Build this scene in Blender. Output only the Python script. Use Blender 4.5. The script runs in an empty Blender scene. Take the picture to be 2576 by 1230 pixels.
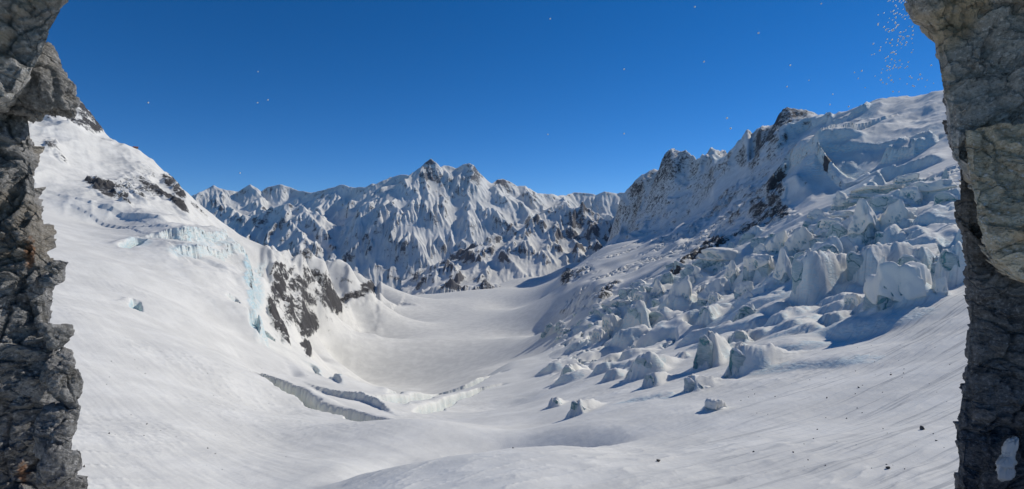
import bpy, math, numpy as np
R = math.radians
sc = bpy.context.scene
col = sc.collection

# ------------------------------------------------------------------ camera, sky, sun, exposure
FPX, CX, CY = 1430.0, 1288.0, 615.0          # focal length and centre in a 2576 x 1230 frame
cam_d = bpy.data.cameras.new('camera')
cam_d.sensor_width = 36.0
cam_d.lens = 36.0 * FPX / 2576.0
cam_d.clip_start, cam_d.clip_end = 0.1, 40000.0
cam = bpy.data.objects.new('camera', cam_d)
cam.rotation_euler = (R(90), 0, 0)
col.objects.link(cam)
sc.camera = cam

SUN_AZ, SUN_EL = 57.0, 35.0                   # degrees right of the view direction, above the horizon
world = bpy.data.worlds.new('World')
sc.world = world
world.use_nodes = True
wn = world.node_tree
wn.nodes.clear()
sky = wn.nodes.new('ShaderNodeTexSky')
sky.sky_type = 'NISHITA'
sky.sun_disc = False
sky.sun_elevation = R(SUN_EL)
sky.sun_rotation = R(SUN_AZ)
sky.altitude = 3200
sky.air_density = 0.75
sky.dust_density = 0.0
sky.ozone_density = 3.0
bg = wn.nodes.new('ShaderNodeBackground')
bg.inputs[1].default_value = 0.100
out = wn.nodes.new('ShaderNodeOutputWorld')
hs = wn.nodes.new('ShaderNodeHueSaturation')
hs.inputs['Saturation'].default_value = 1.32
hs.inputs['Hue'].default_value = 0.504
wn.links.new(sky.outputs[0], hs.inputs['Color'])
wn.links.new(hs.outputs[0], bg.inputs[0])
wn.links.new(bg.outputs[0], out.inputs[0])

sun_d = bpy.data.lights.new('sun', 'SUN')
sun_d.energy = 2.7
sun_d.angle = R(0.5)
sun_d.color = (1.0, 0.955, 0.885)
sun = bpy.data.objects.new('sun', sun_d)
sun.rotation_euler = (R(90 - SUN_EL), 0, R(-SUN_AZ))   # checked below: light travels away from the sun
import mathutils
sv = mathutils.Vector((math.sin(R(SUN_AZ)) * math.cos(R(SUN_EL)), math.cos(R(SUN_AZ)) * math.cos(R(SUN_EL)), math.sin(R(SUN_EL))))
sun.rotation_euler = sv.to_track_quat('Z', 'Y').to_euler()
sun.location = (60, 40, 120)
col.objects.link(sun)

vs = sc.view_settings
vs.view_transform = 'Standard'
vs.look = 'None'
vs.exposure = 0.17
vs.gamma = 1.0
vs.use_curve_mapping = False
sc.cycles.use_denoising = True
sc.cycles.max_bounces = 6
sc.cycles.diffuse_bounces = 3

# ------------------------------------------------------------------ noise (numpy)
rng = np.random.default_rng(7)
PERM = np.concatenate([p := rng.permutation(256), p]).astype(np.int32)
ANG = rng.random(256) * 2 * np.pi
G2 = np.stack([np.cos(ANG), np.sin(ANG)], 1).astype(np.float32)
G3 = rng.normal(size=(256, 3)); G3 = (G3 / np.linalg.norm(G3, axis=1)[:, None]).astype(np.float32)
RND = rng.random((256, 4)).astype(np.float32)

def fade(t): return t * t * t * (t * (t * 6 - 15) + 10)

def pn2(x, y, s=0):
    x = np.asarray(x, np.float32) + s * 17.31; y = np.asarray(y, np.float32) + s * 5.77
    xi = np.floor(x); yi = np.floor(y); xf = x - xi; yf = y - yi
    xi = xi.astype(np.int32) & 255; yi = yi.astype(np.int32) & 255
    u, v = fade(xf), fade(yf)
    def g(ix, iy, fx, fy):
        h = G2[PERM[PERM[(xi + ix) & 255] + ((yi + iy) & 255)]]
        return h[..., 0] * fx + h[..., 1] * fy
    a = g(0, 0, xf, yf); b = g(1, 0, xf - 1, yf); c = g(0, 1, xf, yf - 1); d = g(1, 1, xf - 1, yf - 1)
    return ((a + u * (b - a)) * (1 - v) + (c + u * (d - c)) * v) * 1.5

def pn3(x, y, z, s=0):
    x = np.asarray(x, np.float32) + s * 17.31; y = np.asarray(y, np.float32) + s * 5.77; z = np.asarray(z, np.float32) + s * 9.13
    xi = np.floor(x); yi = np.floor(y); zi = np.floor(z); xf = x - xi; yf = y - yi; zf = z - zi
    xi = xi.astype(np.int32) & 255; yi = yi.astype(np.int32) & 255; zi = zi.astype(np.int32) & 255
    u, v, w = fade(xf), fade(yf), fade(zf)
    def g(ix, iy, iz):
        h = G3[PERM[PERM[PERM[(xi + ix) & 255] + ((yi + iy) & 255)] + ((zi + iz) & 255)]]
        return h[..., 0] * (xf - ix) + h[..., 1] * (yf - iy) + h[..., 2] * (zf - iz)
    def L(a, b, t): return a + t * (b - a)
    return L(L(L(g(0,0,0), g(1,0,0), u), L(g(0,1,0), g(1,1,0), u), v), L(L(g(0,0,1), g(1,0,1), u), L(g(0,1,1), g(1,1,1), u), v), w) * 1.5

def fbm2(x, y, o=4, s=0, gain=0.5):
    r = 0; a = 1.0
    for k in range(o):
        r = r + a * pn2(x, y, s + k); x = x * 2.03; y = y * 2.03; a *= gain
    return r

def ridged2(x, y, o=5, s=0, gain=0.5):
    r = 0; a = 1.0; w = 1.0
    for k in range(o):
        n = 1 - np.abs(pn2(x, y, s + k)) * 1.6
        n = np.clip(n, 0, 1) ** 2 * w
        w = np.clip(n * 1.6, 0, 1)
        r = r + a * n; x = x * 2.07; y = y * 2.07; a *= gain
    return r

def fbm3(x, y, z, o=4, s=0, gain=0.5):
    r = 0; a = 1.0
    for k in range(o):
        r = r + a * pn3(x, y, z, s + k); x = x * 2.03; y = y * 2.03; z = z * 2.03; a *= gain
    return r

def worley3(x, y, z, s=0):
    """distance to nearest and second nearest feature point and a random value of the nearest cell"""
    x = np.asarray(x, np.float32) + s * 13.7; y = np.asarray(y, np.float32); z = np.asarray(z, np.float32)
    xi = np.floor(x).astype(np.int32); yi = np.floor(y).astype(np.int32); zi = np.floor(z).astype(np.int32)
    f1 = np.full(x.shape, 9.0, np.float32); f2 = f1.copy(); rv = np.zeros((*x.shape, 4), np.float32)
    dx1 = np.zeros(x.shape, np.float32); dy1 = dx1.copy(); dz1 = dx1.copy()
    for i in (-1, 0, 1):
        for j in (-1, 0, 1):
            for k in (-1, 0, 1):
                h = PERM[PERM[PERM[(xi + i) & 255] + ((yi + j) & 255)] + ((zi + k) & 255)]
                q = RND[h]; q2 = RND[(h + 91) & 255]
                ex = x - (xi + i + q[..., 0]); ey = y - (yi + j + q[..., 1]); ez = z - (zi + k + q[..., 2])
                d = np.sqrt(ex * ex + ey * ey + ez * ez)
                n = d < f1
                f2 = np.where(n, f1, np.minimum(f2, d))
                f1 = np.where(n, d, f1)
                rv = np.where(n[..., None], q2, rv)
                dx1 = np.where(n, ex, dx1); dy1 = np.where(n, ey, dy1); dz1 = np.where(n, ez, dz1)
    return f1, f2, rv, (dx1, dy1, dz1)

def worley2(x, y, s=0, off=False):
    x = np.asarray(x, np.float32) + s * 13.7; y = np.asarray(y, np.float32)
    xi = np.floor(x).astype(np.int32); yi = np.floor(y).astype(np.int32)
    f1 = np.full(x.shape, 9.0, np.float32); f2 = f1.copy(); rv = np.zeros((*x.shape, 4), np.float32); ox = f1 * 0; oy = f1 * 0
    for i in (-1, 0, 1):
        for j in (-1, 0, 1):
            h = PERM[PERM[(xi + i) & 255] + ((yi + j) & 255)]
            q = RND[h]
            ex = x - (xi + i + q[..., 0]); ey = y - (yi + j + q[..., 1])
            d = np.sqrt(ex * ex + ey * ey)
            n = d < f1
            f2 = np.where(n, f1, np.minimum(f2, d)); f1 = np.where(n, d, f1)
            rv = np.where(n[..., None], RND[(h + 91) & 255], rv)
            if off: ox = np.where(n, ex, ox); oy = np.where(n, ey, oy)
    return (f1, f2, rv, ox, oy) if off else (f1, f2, rv)

def sstep(a, b, x):
    t = np.clip((x - a) / (b - a), 0, 1)
    return t * t * (3 - 2 * t)

# ------------------------------------------------------------------ materials
def new_mat(name):
    m = bpy.data.materials.new(name); m.use_nodes = True
    nt = m.node_tree; nt.nodes.clear()
    o = nt.nodes.new('ShaderNodeOutputMaterial'); b = nt.nodes.new('ShaderNodeBsdfPrincipled')
    nt.links.new(b.outputs[0], o.inputs[0])
    return m, nt, b

class NB:
    """small helper for wiring nodes"""
    def __init__(s, nt): s.nt = nt
    def n(s, t, **k):
        x = s.nt.nodes.new(t)
        for a, b in k.items(): setattr(x, a, b)
        return x
    def put(s, sock, v):
        if hasattr(v, 'node') and hasattr(v, 'links'): s.nt.links.new(v, sock)
        else: sock.default_value = v
    def math(s, op, a, b=0.0, c=None, clamp=False):
        x = s.n('ShaderNodeMath', operation=op, use_clamp=clamp)
        s.put(x.inputs[0], a); s.put(x.inputs[1], b)
        if c is not None: s.put(x.inputs[2], c)
        return x.outputs[0]
    def mix(s, f, a, b):
        x = s.n('ShaderNodeMix', data_type='RGBA')
        s.put(x.inputs[0], f)
        for i, v in ((6, a), (7, b)):
            if isinstance(v, tuple) and len(v) == 3: v = (*v, 1)
            s.put(x.inputs[i], v)
        return x.outputs[2]
    def step(s, v, lo, hi):
        x = s.n('ShaderNodeMapRange', interpolation_type='SMOOTHSTEP')
        s.put(x.inputs[0], v); x.inputs[1].default_value = lo; x.inputs[2].default_value = hi
        return x.outputs[0]
    def noise(s, vec, scale, detail=4, rough=0.55, dist=0.0, typ='FBM'):
        x = s.n('ShaderNodeTexNoise'); s.put(x.inputs['Vector'], vec)
        x.inputs['Scale'].default_value = scale; x.inputs['Detail'].default_value = detail
        x.inputs['Roughness'].default_value = rough; x.inputs['Distortion'].default_value = dist
        return x.outputs[0]
    def scale(s, vec, v):
        x = s.n('ShaderNodeVectorMath', operation='MULTIPLY'); s.put(x.inputs[0], vec); x.inputs[1].default_value = v
        return x.outputs[0]
    def attr(s, name):
        x = s.n('ShaderNodeAttribute', attribute_name=name)
        return x
    def bump(s, h, strength, dist, normal=None):
        x = s.n('ShaderNodeBump'); x.inputs['Strength'].default_value = strength; x.inputs['Distance'].default_value = dist
        s.put(x.inputs['Height'], h)
        if normal is not None: s.put(x.inputs['Normal'], normal)
        return x.outputs[0]

SNOW = (0.875, 0.85, 0.765)

def terrain_material(name, rock_a, rock_b, rock_lo, rock_hi, nscale, bump_d, slope_w=1.0, snow=SNOW, ice_col=(0.42, 0.66, 0.68)):
    """snow on what is flat, rock on what is steep or bare (attribute 'rock'), glacier ice (attribute 'ice'), drift streaks ('flow')"""
    m, nt, b = new_mat(name); k = NB(nt)
    geo = k.n('ShaderNodeNewGeometry'); pos = geo.outputs['Position']
    sep = k.n('ShaderNodeSeparateXYZ'); k.put(sep.inputs[0], geo.outputs['Normal'])
    nz = sep.outputs[2]
    ra = k.attr('rock').outputs['Fac']; ia = k.attr('ice').outputs['Fac']; fl = k.attr('flow').outputs['Vector']; sa = k.attr('streak').outputs['Fac']
    n1 = k.noise(pos, nscale, 8, 0.62, 0.3)
    n2 = k.noise(pos, nscale * 5.3, 6, 0.65)
    sep2 = k.n('ShaderNodeSeparateXYZ'); k.put(sep2.inputs[0], pos)
    # rock: steepness + bare ground + broken edge
    v = k.math('MULTIPLY', k.math('SUBTRACT', 1.0, nz), slope_w)
    v = k.math('ADD', v, ra)
    v = k.math('ADD', v, k.math('MULTIPLY', k.math('SUBTRACT', n1, 0.5), 2.0))
    v = k.math('ADD', v, k.math('MULTIPLY', k.math('SUBTRACT', n2, 0.5), 1.5))
    n3 = k.noise(k.scale(pos, (1, 1, 1.6)), nscale * 17, 5, 0.6)
    v = k.math('ADD', v, k.math('MULTIPLY', k.math('SUBTRACT', n3, 0.5), 1.3))
    rmask = k.step(v, rock_lo, rock_hi)
    rcol = k.mix(n2, rock_a, rock_b)
    # drift streaks
    s1 = k.noise(k.scale(fl, (0.012, 0.5, 1)), 1.0, 6, 0.6)
    s2 = k.noise(k.scale(fl, (0.05, 1.6, 1)), 1.0, 5, 0.65)
    st = k.math('ADD', k.math('MULTIPLY', s1, 0.55), k.math('MULTIPLY', s2, 0.45))
    dirt = k.math('MULTIPLY', k.step(st, 0.50, 0.62), sa)
    snow2 = tuple(c * 0.86 for c in snow)
    sbase = k.mix(k.step(k.noise(pos, nscale * 0.35, 5, 0.6), 0.35, 0.7), snow2, snow)
    scol = k.mix(k.math('MULTIPLY', dirt, 0.7), sbase, (0.33, 0.34, 0.34))
    ice_n = k.noise(k.scale(pos, (1, 1, 2.2)), nscale * 2.0, 7, 0.6)
    imask = k.math('MULTIPLY', ia, k.step(ice_n, 0.30, 0.62))
    icol = k.mix(k.noise(pos, nscale * 4, 5), ice_col, (0.66, 0.78, 0.80))
    c = k.mix(imask, scol, icol)
    c = k.mix(rmask, c, rcol)
    k.put(b.inputs['Base Color'], c)
    k.put(b.inputs['Roughness'], k.math('SUBTRACT', 0.85, k.math('MULTIPLY', imask, 0.35)))
    b.inputs['Specular IOR Level'].default_value = 0.25
    h = k.math('ADD', k.math('MULTIPLY', n1, 0.6), k.math('ADD', k.math('MULTIPLY', n2, 0.28), k.math('MULTIPLY', n3, 0.12)))
    hr = k.math('MULTIPLY', h, k.math('ADD', k.math('MULTIPLY', rmask, 0.85), 0.15))
    hi = k.math('MULTIPLY', ice_n, k.math('MULTIPLY', imask, 0.35))
    hh = k.math('ADD', k.math('ADD', hr, hi), k.math('MULTIPLY', k.math('MULTIPLY', st, k.math('ADD', sa, 0.08)), 0.2))
    k.put(b.inputs['Normal'], k.bump(hh, 0.9, bump_d))
    return m

M_near = terrain_material('snow_near', (0.06, 0.06, 0.06), (0.16, 0.14, 0.12), 0.98, 1.10, 0.16, 1.6, 0.0)
M_mid = terrain_material('snow_mid', (0.03, 0.03, 0.031), (0.125, 0.118, 0.112), 0.98, 1.10, 0.06, 5.0)
M_far = terrain_material('snow_far', (0.075, 0.08, 0.09), (0.21, 0.20, 0.20), 0.92, 1.08, 0.012, 14.0, 1.75)

def serac_material():
    m, nt, b = new_mat('serac_ice_and_snow'); k = NB(nt)
    geo = k.n('ShaderNodeNewGeometry'); pos = geo.outputs['Position']
    sep = k.n('ShaderNodeSeparateXYZ'); k.put(sep.inputs[0], geo.outputs['Normal'])
    n1 = k.noise(pos, 0.35, 6, 0.6); n2 = k.noise(k.scale(pos, (1, 1, 4.5)), 0.4, 8, 0.68, 0.4)
    v = k.math('ADD', sep.outputs[2], k.math('MULTIPLY', k.math('SUBTRACT', n1, 0.5), 0.5))
    smask = k.step(v, 0.22, 0.52)
    icol = k.mix(k.step(n2, 0.35, 0.7), (0.46, 0.63, 0.65), (0.70, 0.78, 0.79))
    vo = k.n('ShaderNodeTexVoronoi', feature='DISTANCE_TO_EDGE'); vo.inputs['Scale'].default_value = 0.075
    nv = k.n('ShaderNodeTexNoise'); k.put(nv.inputs['Vector'], pos); nv.inputs['Scale'].default_value = 0.12; nv.inputs['Detail'].default_value = 6
    wv = k.n('ShaderNodeVectorMath', operation='ADD'); k.put(wv.inputs[0], pos); k.put(wv.inputs[1], k.scale(nv.outputs[1], (14, 14, 14))); k.put(vo.inputs['Vector'], wv.outputs[0])
    crack = k.step(vo.outputs['Distance'], 0.0, 0.045)
    icol = k.mix(crack, (0.16, 0.40, 0.43), icol)
    k.put(b.inputs['Base Color'], k.mix(smask, icol, SNOW))
    k.put(b.inputs['Roughness'], k.math('ADD', 0.5, k.math('MULTIPLY', smask, 0.35)))
    b.inputs['Specular IOR Level'].default_value = 0.3
    h = k.math('ADD', k.math('MULTIPLY', k.math('ADD', n2, k.math('MULTIPLY', crack, 0.5)), k.math('SUBTRACT', 1.0, smask)), k.math('MULTIPLY', n1, 0.22))
    k.put(b.inputs['Normal'], k.bump(h, 0.9, 2.2))
    return m
M_serac = serac_material()

def rock_material(name, dark, light, warm, warm_amt=0.3, vein=0.4):
    m, nt, b = new_mat(name); k = NB(nt)
    tc = k.n('ShaderNodeNewGeometry'); pos = tc.outputs['Position']
    rot = k.n('ShaderNodeVectorRotate', rotation_type='EULER_XYZ'); k.put(rot.inputs[0], pos); rot.inputs['Rotation'].default_value = (0.3, -0.45, 0.2)
    sv_ = k.scale(rot.outputs[0], (1.0, 1.0, 4.5))
    n1 = k.noise(sv_, 2.2, 9, 0.66, 0.6); n2 = k.noise(pos, 7.0, 8, 0.7, 0.2); n3 = k.noise(pos, 1.3, 4, 0.5); n4 = k.noise(sv_, 11.0, 6, 0.7)
    c = k.mix(k.step(k.math('ADD', k.math('MULTIPLY', n1, 0.6), k.math('MULTIPLY', n2, 0.4)), 0.33, 0.68), dark, light)
    n5 = k.noise(pos, 34.0, 4, 0.7)
    c = k.mix(k.step(n5, 0.52, 0.68), c, tuple(min(.8, x * 1.35) for x in light))
    c = k.mix(k.math('MULTIPLY', k.step(n5, 0.46, 0.34), 0.7), c, tuple(x * .45 for x in dark))
    c = k.mix(k.math('MULTIPLY', k.step(n3, 0.54, 0.66), warm_amt), c, warm)
    c = k.mix(k.math('MULTIPLY', k.step(k.math('MULTIPLY', n4, n2), 0.31, 0.42), vein), c, (0.46, 0.47, 0.46))
    sp = k.attr('tint').outputs['Fac']
    c = k.mix(sp, c, (0.33, 0.15, 0.06))
    cracks = None
    for sc_, wd in ((1.7, 0.05),):
        vo = k.n('ShaderNodeTexVoronoi', feature='DISTANCE_TO_EDGE'); vo.inputs['Scale'].default_value = sc_
        wv = k.n('ShaderNodeVectorMath', operation='ADD'); k.put(wv.inputs[0], k.scale(rot.outputs[0], (1, 1, 2.2)))
        nv = k.n('ShaderNodeTexNoise'); k.put(nv.inputs['Vector'], pos); nv.inputs['Scale'].default_value = 3.0; nv.inputs['Detail'].default_value = 5
        k.put(wv.inputs[1], k.scale(nv.outputs[1], (.5, .5, .5))); k.put(vo.inputs['Vector'], wv.outputs[0])
        e_ = k.step(vo.outputs['Distance'], 0.0, wd)
        cracks = e_ if cracks is None else k.math('MULTIPLY', cracks, e_)
    c = k.mix(k.math('MULTIPLY', k.math('SUBTRACT', 1.0, cracks), k.math('MULTIPLY', k.step(n3, 0.45, 0.62), 0.38)), c, (0.03, 0.03, 0.03))
    k.put(b.inputs['Base Color'], c)
    b.inputs['Roughness'].default_value = 0.7
    h = k.math('ADD', k.math('ADD', k.math('MULTIPLY', cracks, 0.18), k.math('MULTIPLY', n1, 0.5)), k.math('ADD', k.math('MULTIPLY', n2, 0.35), k.math('ADD', k.math('MULTIPLY', n4, 0.25), k.math('MULTIPLY', n5, 0.10))))
    k.put(b.inputs['Normal'], k.bump(h, 1.0, 0.16))
    return m
M_rock = rock_material('dark_schist', (0.13, 0.132, 0.13), (0.44, 0.43, 0.415), (0.42, 0.33, 0.21), 0.35, 0.35)
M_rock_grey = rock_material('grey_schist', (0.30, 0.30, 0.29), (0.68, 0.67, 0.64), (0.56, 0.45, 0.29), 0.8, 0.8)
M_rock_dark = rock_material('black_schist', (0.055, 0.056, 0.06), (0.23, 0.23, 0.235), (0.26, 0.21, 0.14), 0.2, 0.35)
M_rock_pale = rock_material('pale_schist', (0.40, 0.34, 0.24), (0.85, 0.78, 0.62), (0.55, 0.36, 0.17), 0.6, 0.6)

def plain(name, c, rough=0.7):
    m, nt, b = new_mat(name); k = NB(nt)
    geo = k.n('ShaderNodeNewGeometry')
    n = k.noise(geo.outputs['Position'], 3.0, 5)
    k.put(b.inputs['Base Color'], k.mix(n, tuple(x * 0.9 for x in c), tuple(min(.9, x * 1.08) for x in c)))
    b.inputs['Roughness'].default_value = rough
    return m
M_stone = plain('stone', (0.06, 0.058, 0.055))
M_flake = plain('ice_grain', (0.86, 0.88, 0.9), 0.4)
nt_ = M_flake.node_tree
tr_ = nt_.nodes.new('ShaderNodeBsdfTranslucent'); tr_.inputs[0].default_value = (.9, .92, .95, 1)
mx_ = nt_.nodes.new('ShaderNodeMixShader'); mx_.inputs[0].default_value = .3
out_ = [n for n in nt_.nodes if n.type == 'OUTPUT_MATERIAL'][0]; pr_ = [n for n in nt_.nodes if n.type == 'BSDF_PRINCIPLED'][0]
nt_.links.new(pr_.outputs[0], mx_.inputs[1]); nt_.links.new(tr_.outputs[0], mx_.inputs[2]); nt_.links.new(mx_.outputs[0], out_.inputs[0])
M_hut = plain('hut_wood', (0.12, 0.08, 0.055))
M_roof = plain('hut_roof', (0.30, 0.10, 0.07))
M_cap = plain('snow_cap', (0.83, 0.80, 0.71), 0.85)
M_snow_patch = plain('packed_snow', (0.55, 0.55, 0.54), 0.9)

# ------------------------------------------------------------------ mesh helpers
def grid_faces(nr, nc):
    a = (np.arange(nr - 1)[:, None] * nc + np.arange(nc - 1)[None, :]).ravel()
    return np.stack([a, a + 1, a + nc + 1, a + nc], 1)

def mesh_from(name, V, Fq, attrs=None, normals=None, smooth=True):
    V = np.ascontiguousarray(V, np.float32); Fq = np.ascontiguousarray(Fq, np.int32)
    me = bpy.data.meshes.new(name)
    k = Fq.shape[1]
    me.vertices.add(len(V)); me.vertices.foreach_set('co', V.ravel())
    me.loops.add(Fq.size); me.loops.foreach_set('vertex_index', Fq.ravel())
    me.polygons.add(len(Fq)); me.polygons.foreach_set('loop_start', np.arange(0, Fq.size, k, dtype=np.int32))
    if smooth: me.polygons.foreach_set('use_smooth', np.ones(len(Fq), bool))
    me.update(calc_edges=True)
    for nme, dat in (attrs or {}).items():
        dat = np.ascontiguousarray(dat, np.float32)
        if dat.ndim == 1:
            a = me.attributes.new(nme, 'FLOAT', 'POINT'); a.data.foreach_set('value', dat)
        else:
            a = me.attributes.new(nme, 'FLOAT_VECTOR', 'POINT'); a.data.foreach_set('vector', dat.ravel())
    if normals is not None: me.normals_split_custom_set_from_vertices(normals.astype(np.float32).tolist())
    return me

def link(name, me, mat=None, parent=None, label=None, cat=None, group=None, kind=None):
    o = bpy.data.objects.new(name, me)
    if mat is not None and me is not None and not me.materials: me.materials.append(mat)
    col.objects.link(o)
    if parent is not None: o.parent = parent
    for k_, v_ in (('label', label), ('category', cat), ('group', group), ('kind', kind)):
        if v_: o[k_] = v_
    return o

def at(px, py, D): return np.array([(px - CX) / FPX * D, D, -(py - CY) / FPX * D])

# ------------------------------------------------------------------ the glacier valley: one height field over (X/Y, log Y)
# control points: column in the frame, then (distance, row)
COLS = {
 -160: [(20, 1900), (75, 1150), (125, 920), (220, 720), (320, 610), (480, 500), (600, 450), (800, 300), (1050, 130), (1250, 60), (1600, 200)],
 90: [(20, 1900), (75, 1200), (125, 970), (220, 770), (320, 670), (480, 570), (600, 515), (800, 390), (1000, 290), (1150, 236), (1500, 330)],
 150: [(700, 470), (1000, 300), (1180, 240), (1500, 330)],
 200: [(20, 1900), (72, 1240), (125, 1000), (220, 800), (320, 700), (480, 610), (600, 560), (800, 440), (1000, 330), (1190, 264), (1500, 380)],
 250: [(900, 420), (1170, 330), (1500, 430)],
 300: [(800, 480), (1150, 366), (1500, 470)],
 350: [(125, 1035), (220, 860), (350, 725), (500, 640), (600, 585), (800, 500), (1140, 385), (1500, 480)],
 420: [(1130, 443), (1500, 560)],
 480: [(20, 1950), (76, 1240), (125, 1070), (220, 900), (350, 785), (500, 690), (620, 620), (800, 560), (1120, 497), (1500, 640)],
 560: [(800, 608), (1110, 560), (1500, 720)],
 600: [(78, 1240), (120, 1120), (180, 1020), (280, 915), (400, 840), (520, 775), (620, 715), (720, 655), (1080, 586), (1400, 720)],
 640: [(420, 850), (560, 775), (650, 715), (740, 668), (1090, 607), (1400, 740)],
 690: [(80, 1240), (130, 1120), (200, 1030), (300, 950), (430, 890), (560, 845), (680, 800), (800, 730), (950, 672), (1140, 634), (1600, 760)],
 760: [(300, 975), (420, 925), (520, 905), (700, 900), (1000, 860), (1150, 760), (1300, 634), (1700, 740), (2400, 800)],
 720: [(430, 908), (560, 870), (700, 845), (850, 785), (1000, 705), (1200, 640), (1600, 750)],
 805: [(300, 990), (420, 958), (700, 945), (1000, 905), (1220, 850), (1380, 755), (1540, 646), (1900, 730), (2600, 785)],
 850: [(250, 1005), (330, 970), (450, 985), (800, 985), (1150, 925), (1500, 835), (1650, 750), (1780, 656), (2200, 740), (3000, 775)],
 900: [(20, 1950), (72, 1230), (100, 1150), (150, 1080), (220, 1032), (320, 990), (500, 1010), (900, 975), (1450, 850), (1900, 775), (2150, 683), (2600, 740), (3300, 760)],
 925: [(1000, 966), (1450, 850), (2000, 788), (2250, 762), (2380, 708), (2650, 745), (3300, 750)],
 965: [(500, 1012), (940, 978), (1460, 850), (2200, 771), (2600, 752), (2850, 746), (3300, 742), (4300, 735)],
 1005: [(500, 1012), (940, 979), (1460, 850), (2200, 771), (2850, 744), (3300, 745), (4300, 735)],
 1050: [(20, 1950), (66, 1230), (100, 1145), (150, 1092), (220, 1048), (300, 1012), (380, 998), (500, 1030), (940, 980), (1460, 850), (2200, 771), (2850, 743), (3300, 748), (4300, 735)],
 1200: [(62, 1230), (110, 1145), (160, 1105), (300, 1035), (400, 985), (480, 956), (600, 982), (800, 970), (1000, 935), (1460, 850), (2200, 771), (3100, 728), (3500, 722), (4300, 712)],
 1288: [(20, 1950), (60, 1230), (110, 1150), (160, 1105), (300, 1025), (450, 955), (570, 910), (700, 940), (900, 932), (1100, 905), (1460, 850), (2200, 770), (3200, 722), (4300, 690)],
 1400: [(61, 1230), (110, 1125), (180, 1055), (300, 982), (450, 922), (600, 872), (800, 875), (1000, 872), (1400, 845), (2000, 775), (2800, 722), (3400, 697), (4300, 685)],
 1345: [(450, 945), (560, 905), (650, 908), (800, 908), (1050, 890), (1400, 850), (2000, 778), (2800, 728), (3400, 700), (4300, 680)],
 1440: [(620, 850), (780, 830), (950, 812), (1200, 790), (1600, 735), (2100, 700), (2800, 685), (3400, 678), (4300, 676)],
 1500: [(20, 1950), (62, 1230), (110, 1110), (170, 1035), (300, 950), (450, 890), (600, 840), (760, 800), (950, 755), (1400, 700), (1900, 660), (2500, 643), (3100, 640), (3700, 648), (4300, 655)],
 1530: [(950, 750), (1400, 698), (1900, 655), (2500, 628), (3100, 612), (3700, 605), (4300, 610)],
 1560: [(950, 745), (1400, 690), (1900, 642), (2600, 606), (3100, 585), (3700, 488), (4300, 520)],
 1580: [(2700, 602), (3100, 572), (3650, 470), (4200, 530)],
 1640: [(2000, 610), (2700, 585), (3000, 535), (3500, 416), (4100, 490)],
 1600: [(700, 800), (1500, 665), (2000, 628), (2600, 600), (3050, 560), (3600, 446), (4200, 500)],
 1695: [(20, 1950), (62, 1230), (100, 1100), (160, 1002), (260, 920), (380, 862), (530, 800), (720, 740), (880, 700), (1000, 676), (1300, 655), (1700, 612), (2300, 578), (2700, 560), (2950, 490), (3350, 379), (4000, 480)],
 1760: [(1000, 655), (1100, 630), (1300, 618), (1700, 580), (2300, 550), (2600, 520), (2900, 440), (3250, 392), (4000, 500)],
 1860: [(400, 790), (540, 735), (720, 665), (900, 640), (1050, 600), (1200, 555), (1450, 545), (1800, 500), (2200, 455), (2600, 395), (2950, 352), (3700, 470)],
 1910: [(2300, 380), (2650, 312), (3300, 420)],
 1990: [(20, 1950), (62, 1230), (100, 1080), (150, 960), (230, 850), (340, 762), (480, 682), (620, 612), (740, 575), (900, 545), (1050, 490), (1200, 440), (1500, 420), (2000, 330), (2250, 273), (3000, 380)],
 2040: [(740, 555), (950, 515), (1080, 440), (1180, 380), (1400, 358), (2250, 281), (3000, 370)],
 2100: [(400, 700), (560, 618), (740, 545), (950, 500), (1070, 430), (1200, 350), (1450, 322), (1800, 292), (2500, 390)],
 2200: [(62, 1230), (100, 1055), (150, 920), (215, 820), (300, 730), (420, 640), (560, 555), (720, 500), (900, 462), (1040, 400), (1180, 325), (1400, 290), (1600, 246), (2200, 350)],
 2300: [(500, 545), (680, 475), (880, 420), (1040, 350), (1200, 305), (1500, 240), (2000, 330)],
 2400: [(20, 1900), (60, 1230), (100, 1005), (150, 850), (205, 745), (300, 640), (420, 545), (560, 478), (700, 425), (850, 385), (1050, 300), (1300, 226), (1800, 320)],
 2620: [(20, 1900), (60, 1200), (100, 960), (150, 780), (205, 660), (300, 560), (420, 470), (560, 400), (700, 350), (850, 310), (1050, 220), (1300, 150), (1800, 280)],
 2760: [(60, 1180), (150, 740), (300, 520), (560, 350), (850, 260), (1300, 100)],
}
cu, cl, ce = [], [], []
for px, pts in COLS.items():
    for D, py in pts:
        cu.append((px - CX) / FPX); cl.append(math.log(D)); ce.append((CY - py) / FPX)
cu, cl, ce = map(np.array, (cu, cl, ce))
KC = 0.0025
def ker(r2): return np.sqrt(r2 + KC)
A_ = ker((cu[:, None] - cu) ** 2 + (cl[:, None] - cl) ** 2)
n_ = len(cu)
P_ = np.stack([np.ones(n_), cu, cl], 1)
MM = np.block([[A_ - 1e-4 * np.eye(n_), P_], [P_.T, np.zeros((3, 3))]])
W_ = np.linalg.solve(MM, np.concatenate([ce, np.zeros(3)]))

def base_E(u, l):
    u = np.asarray(u, np.float64).ravel(); l = np.asarray(l, np.float64).ravel()
    o = np.empty(len(u))
    for s in range(0, len(u), 60000):
        uu, ll = u[s:s + 60000].astype(np.float32), l[s:s + 60000].astype(np.float32)
        d = (uu[:, None] - cu.astype(np.float32)) ** 2 + (ll[:, None] - cl.astype(np.float32)) ** 2
        o[s:s + 60000] = ker(d) @ W_[:n_].astype(np.float32) + W_[n_] + W_[n_ + 1] * uu + W_[n_ + 2] * ll
    return o

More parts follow.
